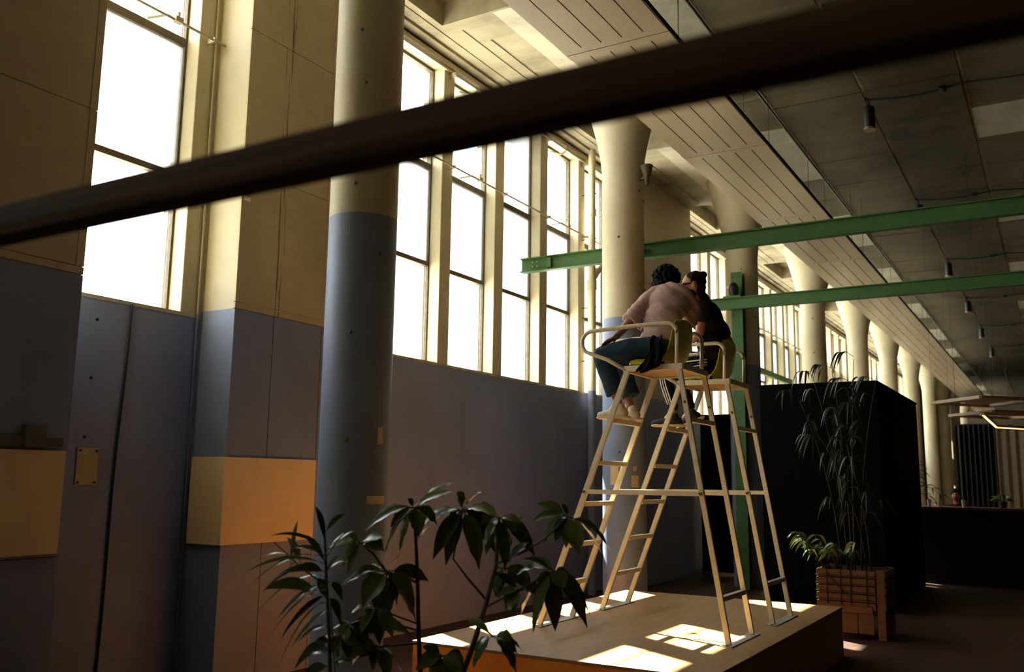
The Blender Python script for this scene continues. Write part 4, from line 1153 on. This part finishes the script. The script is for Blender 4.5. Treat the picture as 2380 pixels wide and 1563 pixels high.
STEMS = [
    ('t', [(-2.921,4.009,0.574), (-2.912,3.969,0.823), (-2.891,3.917,1.107), (-2.877,3.851,1.451)], 0.0160, 0.0080),
    ('t', [(-2.737,4.097,0.565), (-2.666,4.106,0.748), (-2.600,4.119,0.954), (-2.539,4.118,1.162), (-2.515,4.098,1.411)], 0.0190, 0.0090),
    ('t', [(-2.893,3.924,1.065), (-2.946,3.849,1.109), (-2.986,3.786,1.123)], 0.0070, 0.0050),
    ('t', [(-2.986,3.786,1.123), (-3.034,3.729,1.217), (-3.074,3.671,1.275)], 0.0060, 0.0050),
    ('t', [(-2.591,4.120,0.979), (-2.681,4.069,1.092), (-2.751,4.033,1.189), (-2.690,4.024,1.439)], 0.0070, 0.0040),
    ('t', [(-2.603,4.119,0.946), (-2.455,4.088,1.017), (-2.375,4.082,1.055), (-2.211,4.127,1.153)], 0.0070, 0.0050),
    ('t', [(-2.529,4.110,1.171), (-2.370,4.133,1.244), (-2.265,4.148,1.312), (-2.153,4.172,1.416)], 0.0070, 0.0050),
    ('t', [(-2.632,4.114,0.847), (-2.548,4.040,0.848), (-2.463,3.975,0.837)], 0.0060, 0.0040),
    ('t', [(-2.919,3.995,0.657), (-2.809,3.934,0.702), (-2.713,3.904,0.729)], 0.0060, 0.0040),
    ('t', [(-2.915,3.979,0.757), (-2.964,3.878,0.758), (-3.011,3.779,0.759)], 0.0060, 0.0040),
    ('t', [(-2.918,3.965,0.823), (-3.027,3.818,0.880), (-3.144,3.704,0.868)], 0.0060, 0.0040),
    ('t', [(-3.144,3.704,0.868), (-3.177,3.700,0.841), (-3.204,3.702,0.806)], 0.0040, 0.0030),
    ('t', [(-2.910,3.957,0.857), (-2.956,3.832,0.908), (-2.999,3.727,0.956)], 0.0050, 0.0035),
    ('t', [(-2.542,4.118,1.152), (-2.515,4.111,1.152), (-2.481,4.095,1.151)], 0.0050, 0.0040),
    ('n', [(-3.098,3.517,0.622), (-3.087,3.485,0.831), (-3.081,3.446,1.064), (-3.074,3.414,1.257), (-3.072,3.400,1.342)], 0.0110, 0.0050),
    ('n', [(-3.060,3.515,0.627), (-3.066,3.485,0.833), (-3.070,3.459,1.025)], 0.0050, 0.0030),
    ('n', [(-3.080,3.444,1.079), (-3.171,3.362,1.164), (-3.214,3.313,1.226), (-3.262,3.261,1.287)], 0.0040, 0.0025),
]
def leaf_mat(name, col, rough=0.32):
    m = bpy.data.materials.new(name); nt, nd, lk, bs = nodes_of(m)
    oi = nd.new('ShaderNodeObjectInfo')
    c = ramp(nt, oi.outputs['Random'], [(0.0, tuple(x*0.6 for x in col)), (0.7, col), (1.0, (col[0]*1.9, col[1]*1.35, col[2]))])
    g = nd.new('ShaderNodeNewGeometry'); f = noise(nt, g.outputs['Position'], 25, 4, 0.6)
    d = ramp(nt, f, [(0.3, (0.75, 0.8, 0.75)), (0.7, (1.1, 1.1, 1.0))])
    c = mixc(nt, 1.0, c, d, 'MULTIPLY')
    lk.new(c, bs.inputs['Base Color']); bs.inputs['Roughness'].default_value = rough
    bs.inputs['Specular IOR Level'].default_value = 0.5
    return m
M_LEAF = leaf_mat('glossy_leaf', (0.050, 0.080, 0.019), 0.27)
M_LEAFN = leaf_mat('narrow_leaf', (0.030, 0.054, 0.017), 0.27)
M_LEAFB = leaf_mat('bamboo_leaf', (0.010, 0.024, 0.008), 0.42)
M_LEAFS = leaf_mat('bright_leaf', (0.09, 0.17, 0.035), 0.4)
M_STEM = simple('plant_stem', (0.028, 0.024, 0.014), 0.7, var=0.3, scale=30)
M_SOIL = simple('soil', (0.02, 0.014, 0.01), 0.95)
def leaf_mesh(base, tip, width, arch, roll, seg=7, wavy=0.0, petiole=0.12, broad=True, nvec=(0.3, -0.6, 0.75)):
    b, t = Vector(base), Vector(tip); d = t-b; L = d.length; dn = d.normalized()
    n0 = Vector(nvec); n0 = (n0-dn*n0.dot(dn))
    if n0.length < 1e-3: n0 = Vector((1, 0, 0)).cross(dn)
    n0 = (Matrix.Rotation(roll, 3, dn) @ n0).normalized(); sd = dn.cross(n0).normalized()
    m_ = MB(); vs = []; fs = []
    up = Vector((0, 0, 1))
    def mid(u): return b + d*u + up*(arch*L*4*u*(1-u))
    for i in range(seg+1):
        u = i/seg; s_ = petiole+(1-petiole)*u
        if broad: w_ = math.sin(math.pi*min(1, u**0.85))**0.75*(1-0.35*max(0, u-0.75)/0.25)
        else: w_ = math.sin(math.pi*u**0.8)**0.9
        w_ = max(w_, 0.02)*width*0.5
        p = mid(s_)
        wv = wavy*width*math.sin(i*2.4)
        vs += [p-sd*w_+n0*(w_*0.30+wv), p, p+sd*w_+n0*(w_*0.30-wv)]
    for i in range(seg):
        a = i*3
        fs += [(a, a+1, a+4, a+3), (a+1, a+2, a+5, a+4)]
    m_.add(vs, fs)
    m_.tube([b, mid(petiole*0.5), mid(petiole)], [width*0.035+0.0012]*3, 4, caps=False)
    return m_
# ------------------------------------------------------------------ foreground plants
rng = random.Random(21)
def potted(name, label, loc, r, h, mat):
    t = thing(name, label, 'plant', (loc[0], loc[1], 0))
    MB().lathe([(r*0.75, 0.0), (r*0.8, 0.02), (r, h-0.04), (r*1.06, h-0.03), (r*1.06, h), (r*0.95, h), (r*0.93, h-0.05)], (loc[0], loc[1], 0), 28).build('pot', mat, t, smooth='auto')
    MB().lathe([(r*0.92, h-0.10), (r*0.92, h-0.045)], (loc[0], loc[1], 0), 24).build('soil', M_SOIL, t)
    return t
M_POT = simple('dark_pot', (0.03, 0.028, 0.025), 0.6)
tr = potted('umbrella_tree', 'potted tree with broad drooping dark leaves in front of the orange platform', (-2.84, 4.06), 0.26, 0.42, M_POT)
tn = potted('narrow_leaf_plant', 'potted plant with long narrow dark leaves beside the broad-leaved tree', (-3.10, 3.51), 0.20, 0.40, M_POT)
for kind, pts, r0, r1 in STEMS:
    par = tr if kind == 't' else tn
    pts = list(pts)
    if pts[0][2] < 0.72:     # trunks run down into the pot
        cx, cy = (-2.84, 4.06) if kind == 't' else (-3.10, 3.51)
        p = pts[0]; pts = [(cx+(p[0]-cx)*0.7, cy+(p[1]-cy)*0.7, 0.34)] + pts
    k = len(pts)
    MB().tube(pts, [r0+(r1-r0)*i/(k-1) for i in range(k)], 8).build('stem', M_STEM, par, smooth=True)
def nearest_on_stem(p, kind):
    p = Vector(p); best = None
    for k_, pts, r0, r1 in STEMS:
        if k_ != kind: continue
        for a, c in zip(pts[:-1], pts[1:]):
            a, c = Vector(a), Vector(c); u = max(0, min(1, (p-a).dot(c-a)/(c-a).length_squared)); q = a+(c-a)*u
            if best is None or (q-p).length < (best-p).length: best = q
    return best
for b_, t_, w_ in BROAD_LEAVES:
    droop = t_[2] < b_[2]-0.02
    leaf_mesh(b_, t_, w_, 0.14 if droop else 0.08, rng.uniform(-0.7, 0.7), 8, wavy=0.05, petiole=0.14).tube([nearest_on_stem(b_, 't'), b_], 0.0022, 5).build('leaf', M_LEAF, tr, smooth=True)
for b_, t_, w_ in NARROW_LEAVES:
    leaf_mesh(b_, t_, w_, 0.13, rng.uniform(-0.5, 0.5), 9, wavy=0.02, petiole=0.06, broad=False).tube([nearest_on_stem(b_, 'n'), b_], 0.0022, 5).build('leaf', M_LEAFN, tn, smooth=True)

# ------------------------------------------------------------------ black booth behind the chairs
t = thing('black_booth', 'tall black cloth-covered booth behind the planter', 'booth', (-2.75, 14.5, 0))
for i in range(3):
    xa = -3.52+i*0.51
    MB().box(xa+0.002, xa+0.508, 12.6, 12.64, 0, 2.92).build('front_panel', M_BOOTH, t)
for i in range(5):
    ya = 12.64+i*0.75
    MB().box(-2.03, -1.99, ya+0.002, ya+0.748, 0, 2.92).build('side_panel', M_BOOTH, t)
    MB().box(-3.52, -3.48, ya+0.002, ya+0.748, 0, 2.92).build('side_panel', M_BOOTH, t)
MB().box(-3.53, -1.98, 12.59, 16.41, 2.92, 2.945).build('top_board', M_BOOTH, t)
MB().box(-3.48, -2.03, 16.36, 16.40, 0, 2.92).build('back_panel', M_BOOTH, t)
t = thing('black_screen', 'low black screen between the pilaster and the third column', 'screen', (-5.15, 15.95, 0))
MB().box(-5.52, -4.80, 15.85, 15.90, 0.06, 2.80).build('panel', M_BOOTH, t, bevel=0.006)
for x in (-5.45, -4.88): MB().box(x-0.03, x+0.03, 15.7, 16.05, 0, 0.06).build('foot', M_BLACK, t)

# ------------------------------------------------------------------ crate planter with tall bamboo
t = thing('crate_planter', 'timber crate planter with a wire grid holding tall dark bamboo', 'planter', (-2.0, 10.69, 0))
M_CRATE = wood('crate_wood', (0.075, 0.042, 0.016), axis=(1, 9, 9), rough=0.65, var=0.3)
cx0, cx1, cy0, cy1, cz = -2.33, -1.66, 10.38, 11.0, 0.71
for x in (cx0+0.03, cx1-0.05):
    for y in (cy0+0.03, cy1-0.03): MB().box(x-0.03, x+0.05, y-0.025, y+0.025, 0, cz).build('corner_post', M_CRATE, t, bevel=0.003)
for i in range(5):
    z = 0.30+i*0.082
    MB().box(cx0-0.015, cx1-0.09, cy0-0.012, cy0+0.004, z, z+0.072).build('slat', M_CRATE, t, bevel=0.002)
    MB().box(cx0+0.05, cx1-0.04, cy1-0.004, cy1+0.012, z, z+0.072).build('slat', M_CRATE, t, bevel=0.002)
    MB().box(cx0-0.012, cx0+0.004, cy0+0.01, cy1-0.01, z, z+0.072).build('slat', M_CRATE, t, bevel=0.002)
    MB().box(cx1-0.004, cx1+0.012, cy0+0.01, cy1-0.01, z, z+0.072).build('slat', M_CRATE, t, bevel=0.002)
for i in range(3):
    MB().box(cx0+0.07+i*0.165, cx0+0.07+i*0.165+0.155, cy0-0.006, cy0+0.006, 0.06, 0.29).build('lower_board', M_CRATE, t, bevel=0.002)
MB().box(cx0+0.05, cx1-0.12, cy0-0.03, cy0-0.012, 0.27, 0.34).build('label_board', M_CRATE, t, bevel=0.003)
for z in (0.40, 0.48, 0.56, 0.64): MB().cyl((cx0-0.02, cy0-0.022, z), (cx1-0.08, cy0-0.022, z), 0.005, 6).build('wire', M_BLACK, t)
for x in (cx0+0.10, cx0+0.24, cx0+0.34, cx0+0.5): MB().cyl((x, cy0-0.026, 0.34), (x, cy0-0.026, cz+0.005), 0.006, 6).build('wire', M_BLACK, t)
MB().cyl((cx0+0.10, cy0-0.03, 0.66), (cx0+0.34, cy0-0.03, 0.40), 0.004, 6).build('wire', M_BLACK, t)
MB().box(cx0+0.005, cx1-0.005, cy0+0.01, cy1-0.01, 0.25, cz-0.05).build('soil', M_SOIL, t)
bt = thing('bamboo', 'tall bamboo with drooping narrow leaves growing from the crate planter', 'plant', (-2.0, 10.69, 0.66))
rng = random.Random(8)
leans = [(-0.42, 2.62), (-0.30, 2.85), (-0.12, 2.95), (0.10, 2.98), (0.26, 2.80), (-0.5, 2.25), (-0.2, 2.1)]
for k, (lx, top) in enumerate(leans):
    x0, y0 = -2.0+0.05*(k-3), rng.uniform(10.70, 10.88); ly = rng.uniform(-0.15, 0.0)
    pts = [(x0+lx*u*u, y0+ly*u, 0.6+(top-0.6)*u) for u in np.linspace(0, 1, 8)]
    MB().tube(pts, [0.011-0.0012*i for i in range(8)], 6).build('cane', M_STEM, bt, smooth=True)
    for j in range(6):
        u = 0.42+0.58*j/5+rng.uniform(-0.03, 0.02); px_, py_, pz_ = (x0+lx*u*u, y0+ly*u, 0.6+(top-0.6)*u)
        side = rng.uniform(0, 2*math.pi); o = rng.uniform(0.08, 0.22)
        tx, ty = px_+o*math.cos(side), py_+o*0.6*math.sin(side)
        MB().tube([(px_, py_, pz_), ((px_+tx)/2, (py_+ty)/2, pz_+0.05), (tx, ty, pz_+0.04)], 0.0028, 4).build('twig', M_STEM, bt, smooth=True)
        for q in range(6):
            a = side+rng.uniform(-1.3, 1.3); L = rng.uniform(0.20, 0.36); f_ = rng.uniform(0.35, 1.0)
            b_ = (px_+(tx-px_)*f_, py_+(ty-py_)*f_, pz_+(0.10*f_ if f_ < 0.5 else 0.06-0.02*f_))
            tip = (b_[0]+L*0.5*math.cos(a), b_[1]+L*0.35*math.sin(a), b_[2]-L*rng.uniform(0.4, 0.95))
            leaf_mesh(b_, tip, 0.023, 0.34, rng.uniform(-0.6, 0.6), 6, petiole=0.12, broad=False).build('leaf', M_LEAFB, bt, smooth=True)
bs_ = thing('bushy_plant', 'low bushy plant with bright narrow leaves spilling over the crate edge', 'plant', (-2.2, 10.55, 0.66))
for k in range(9):
    x0, y0 = rng.uniform(-2.28, -2.05), rng.uniform(10.45, 10.6)
    x1, y1, z1 = x0-rng.uniform(0.05, 0.33), y0+rng.uniform(-0.12, 0.1), rng.uniform(0.84, 1.08)
    if k > 5: x1 = x0+rng.uniform(-0.05, 0.15)
    sp = [Vector((x0, y0, 0.6)), Vector(((x0+x1)/2+0.03, (y0+y1)/2, 0.86)), Vector((x1, y1, max(z1, 0.9)))]
    MB().tube(sp, [0.006, 0.005, 0.003], 5).build('stem', M_STEM, bs_, smooth=True)
    for q in range(11):
        u = rng.uniform(0.5, 1.0); a = rng.uniform(0, 2*math.pi); L = rng.uniform(0.11, 0.20)
        b_ = sp[0].lerp(sp[1], u*2) if u < 0.5 else sp[1].lerp(sp[2], u*2-1)
        tip = b_+Vector((L*0.7*math.cos(a)-0.03, L*0.5*math.sin(a), -L*rng.uniform(0.2, 0.9)))
        if tip.x > -2.40 and tip.z < 0.76: tip.z = 0.76+rng.uniform(0, 0.05)      # clear of the crate rim
        leaf_mesh(b_, tip, 0.026, 0.25, rng.uniform(-0.7, 0.7), 6, petiole=0.1, broad=False).build('leaf', M_LEAFS, bs_, smooth=True)

# ------------------------------------------------------------------ bar counter and what stands there
t = thing('bar_counter', 'long black bar counter under the hanging lamp frames', 'counter', (0.55, 17.2, 0))
M_BAR = simple('bar_black', (0.008, 0.007, 0.006), 0.6, var=0.3)
MB().box(-2.1, 3.2, 16.85, 17.55, 1.21, 1.25).build('counter_top', simple('bar_top', (0.10, 0.035, 0.02), 0.4), t, bevel=0.004)
for i in range(5): MB().box(-2.05+i*1.04, -2.05+i*1.04+1.035, 16.92, 16.96, 0, 1.21).build('front_panel', M_BAR, t)
MB().box(-2.05, 3.15, 17.45, 17.49, 0, 1.21).build('back_panel', M_BAR, t)
for x in (-2.07, 3.13): MB().box(x-0.02, x+0.02, 16.96, 17.45, 0, 1.21).build('end_panel', M_BAR, t)
M_TUMB = simple('glass_tumbler', (0.55, 0.55, 0.5), 0.08, spec=0.8)
for i, (x, y) in enumerate(((-1.95, 17.05), (-1.80, 17.12), (-1.42, 17.0))):
    g = MB().lathe([(0.028, 0), (0.036, 0.12), (0.033, 0.12), (0.026, 0.008)], (x, y, 1.25), 14)
    tag(g.build('tumbler', M_TUMB, smooth='auto'), 'small drinking glass on the black bar counter', 'glass', 'glasses on the bar')
t = thing('potted_herb', 'small bright green potted herb on the black bar counter', 'plant', (-0.85, 17.1, 1.25))
MB().lathe([(0.05, 0), (0.065, 0.10), (0.06, 0.10)], (-0.85, 17.1, 1.25), 16).build('pot', M_POT, t, smooth='auto')
for k in range(26):
    a = rng.uniform(0, 6.28); L = rng.uniform(0.10, 0.2)
    leaf_mesh((-0.85, 17.1, 1.34), (-0.85+L*math.cos(a), 17.1+L*math.sin(a), 1.34+rng.uniform(0.0, 0.14)), 0.05, 0.2, rng.uniform(-.5, .5), 5, petiole=0.3).build('leaf', M_LEAFS, t, smooth=True)
t = thing('person', 'dark-haired person seated behind the black bar counter', 'person', (-1.62, 18.0, 0))
m_ = MB()
ell(m_, (-1.62, 18.0, 1.43), (0.075, 0.09, 0.11)); chain(m_, [((-1.62, 18.02, 1.22), 0.06), ((-1.62, 18.0, 1.35), 0.05)])
ell(m_, (-1.62, 18.03, 0.98), (0.17, 0.11, 0.29)); ell(m_, (-1.62, 17.92, 1.415), (0.018, 0.02, 0.025))
for s_ in (-1, 1):
    chain(m_, [((-1.62+s_*0.18, 18.03, 1.21), 0.055), ((-1.62+s_*0.24, 17.93, 0.92), 0.045), ((-1.62+s_*0.15, 17.75, 0.84), 0.03)])
    hand(m_, (-1.62+s_*0.15, 17.75, 0.84), (-s_*0.3, -1, 0), (0, 0, -1), (-s_, 0, 0), 20)
    chain(m_, [((-1.62+s_*0.1, 18.03, 0.72), 0.085), ((-1.62+s_*0.13, 17.68, 0.70), 0.06), ((-1.62+s_*0.13, 17.72, 0.34), 0.04)])
    capsule(m_, (-1.62+s_*0.13, 17.72, 0.32), (-1.62+s_*0.13, 17.60, 0.29), 0.04, 0.035)
blob(m_, 'body', M_SKIN2, t, 0.012, 3)
m_ = MB(); ell(m_, (-1.62, 18.03, 0.98), (0.19, 0.13, 0.31)); ell(m_, (-1.62, 18.03, 1.215), (0.22, 0.11, 0.085))
for s_ in (-1, 1): chain(m_, [((-1.62+s_*0.18, 18.03, 1.21), 0.068), ((-1.62+s_*0.23, 17.95, 1.0), 0.06)])
blob(m_, 'shirt', M_DARKSH, t, 0.014, 3)
m_ = MB(); ell(m_, (-1.62, 18.02, 1.465), (0.09, 0.10, 0.095)); ell(m_, (-1.62, 18.05, 1.40), (0.085, 0.07, 0.10)); blob(m_, 'hair', M_HAIR, t, 0.012, 2)
st = thing('bar_stool', 'dark bar stool under the person behind the bar', 'stool', (-1.62, 18.05, 0))
MB().lathe([(0.17, 0.58), (0.18, 0.60), (0.18, 0.63), (0.16, 0.645)], (-1.62, 18.05, 0), 20).build('seat', M_BLACK, st, smooth='auto')
for a in (45, 135, 225, 315):
    MB().tube([(-1.62+0.1*math.cos(R(a)), 18.05+0.1*math.sin(R(a)), 0.6), (-1.62+0.2*math.cos(R(a)), 18.05+0.2*math.sin(R(a)), 0)], 0.013, 8).build('leg', M_BLACK, st)
MB().tube([(-1.62+0.155*math.cos(a), 18.05+0.155*math.sin(a), 0.27) for a in np.linspace(0, 2*math.pi, 20)[:-1]], 0.009, 6, closed=True).build('foot_ring', M_BLACK, st)
# arching palm beside the booth end
pl = potted('potted_palm', 'arching dark palm between the booth end and the bar counter', (-2.6, 18.7), 0.2, 0.45, M_POT)
for k in range(9):
    a = R(-150+k*42+rng.uniform(-10, 10)); rad = rng.uniform(0.5, 0.75); hz = rng.uniform(1.7, 2.5)
    b0 = Vector((-2.6, 18.7, 0.4)); c0 = Vector((-2.6+0.15*rad*math.cos(a), 18.7+0.15*rad*math.sin(a), hz)); e0 = Vector((-2.6+rad*math.cos(a), 18.7+rad*math.sin(a), hz-0.55))
    pts = [b0*(1-u)**2+c0*2*u*(1-u)+e0*u*u for u in np.linspace(0, 1, 9)]
    fr_ = MB().tube(pts, [0.010-0.0008*i for i in range(9)], 5).build('frond_stem', M_STEM, pl, smooth=True)
    for i in range(4, 9):
        for s_ in (-1, 1):
            p = pts[i]; dv = (pts[i]-pts[i-1]).normalized(); sv = dv.cross(Vector((0, 0, 1))).normalized()*s_
            leaf_mesh(p, p+sv*0.20+dv*0.14+Vector((0, 0, -0.08)), 0.03, 0.15, 0, 4, petiole=0.05, broad=False).build('leaflet', M_LEAFB, fr_, smooth=True)
# hanging square lamp frames
M_LED = bpy.data.materials.new('led_strip'); M_LED.use_nodes = True
_b = M_LED.node_tree.nodes['Principled BSDF']; _b.inputs['Base Color'].default_value = (1, 0.6, 0.25, 1)
_b.inputs['Emission Color'].default_value = (1.0, 0.50, 0.16, 1); _b.inputs['Emission Strength'].default_value = 2.2
M_FRW = wood('frame_wood', (0.42, 0.26, 0.11), axis=(2, 2, 9), var=0.15)
def lamp_frame(corners, z, label, led=(), hang=(0, 1, 2, 3)):
    cx = sum(c[0] for c in corners)/4; cy = sum(c[1] for c in corners)/4
    t = thing('hanging_lamp', label, 'lamp', (cx, cy, z), 'hanging lamp frames over the bar')
    for i in range(4):
        a, c = corners[i], corners[(i+1) % 4]
        MB().bar((*a, z), (*c, z), 0.05, 0.045).build('frame_bar', M_FRW, t)
        if i in led: MB().bar((*a, z-0.027), (*c, z-0.027), 0.022, 0.010).build('led_strip', M_LED, t)
        if i in hang: MB().cyl((*a, z), (*a, ZC), 0.0013, 4).build('wire', M_BLACK, t)
    return t
def square(cx, cy, r, ang): return [(cx+r*math.cos(R(ang+90*i)), cy+r*math.sin(R(ang+90*i))) for i in range(4)]
t = lamp_frame([(-1.72, 16.2), (-0.96, 15.3), (-0.2, 16.1), (-0.95, 17.09)], 2.92, 'hung square timber lamp frame, the highest over the bar')
bm_ = MB(); q = [(-1.66, 16.19), (-0.96, 15.37), (-0.27, 16.11), (-0.95, 16.93)]
bm_.add([(x, y, 2.943) for x, y in q]+[(x, y, 2.955) for x, y in q], [(0, 1, 2, 3), (7, 6, 5, 4), (0, 4, 5, 1), (1, 5, 6, 2), (2, 6, 7, 3), (3, 7, 4, 0)])
bm_.build('board', M_RAFT, t)
lamp_frame([(-1.53, 16.75), (-0.84, 15.95), (0.0, 16.8), (-0.7, 17.7)], 2.75, 'hung square timber lamp frame, middle one over the bar', hang=(0, 2, 3))
lamp_frame([(-0.88, 14.3), (-0.88, 17.3), (0.35, 19.3), (0.9, 15.6)], 2.60, 'hung timber lamp frame with a glowing strip over the bar', led=(0, 1))

# far drapes
def drape(name, label, x0, x1, y0, y1, z0, z1, mat, n_=40, amp=0.07, rail=True):
    t = thing(name, label, 'curtain', ((x0+x1)/2, (y0+y1)/2, z0))
    vs, fs = [], []
    d = Vector((x1-x0, y1-y0, 0)); L = d.length; d.normalize(); s_ = Vector((-d.y, d.x, 0))
    for th in (0, 0.012):
        for i in range(n_+1):
            p = Vector((x0, y0, 0))+d*L*i/n_+s_*(amp*math.sin(i*1.25)+th)
            vs += [(p.x, p.y, z0), (p.x, p.y, z1)]
    o = 2*(n_+1)
    for i in range(n_):
        fs += [(2*i, 2*i+2, 2*i+3, 2*i+1), (o+2*i, o+2*i+1, o+2*i+3, o+2*i+2), (2*i+1, 2*i+3, o+2*i+3, o+2*i+1), (2*i, o+2*i, o+2*i+2, 2*i+2)]
    fs += [(0, 1, o+1, o), (2*n_, o+2*n_, o+2*n_+1, 2*n_+1)]
    MB().add(vs, fs).build('cloth', mat, t, smooth='auto')
    MB().cyl((x0, y0, z1), (x1, y1, z1), 0.025, 8).build('rail', M_BLACK, t)
    for u in (0.05, 0.95):
        p = Vector((x0, y0, 0))+d*L*u; MB().cyl((p.x, p.y, z1), (p.x, p.y, ZC), 0.005, 5).build('hanger', M_BLACK, t)
    return t
drape('dark_drape', 'dark drape hanging beyond the bar counter', -2.35, -1.4, 27.0, 27.0, 0.0, 3.2, simple('drape_black', (0.012, 0.010, 0.008), 0.9))
drape('tall_dark_drape', 'full-height dark drape along the far columns', -4.97, -4.97, 41.0, 49.5, 0.0, 6.3, simple('drape_black2', (0.02, 0.017, 0.012), 0.9), 60)
drape('pale_drape', 'pale brown drape at the far end of the hall', -2.5, 1.5, 44.0, 44.0, 0.0, 4.0, simple('drape_pale', (0.22, 0.17, 0.10), 0.9), 60)
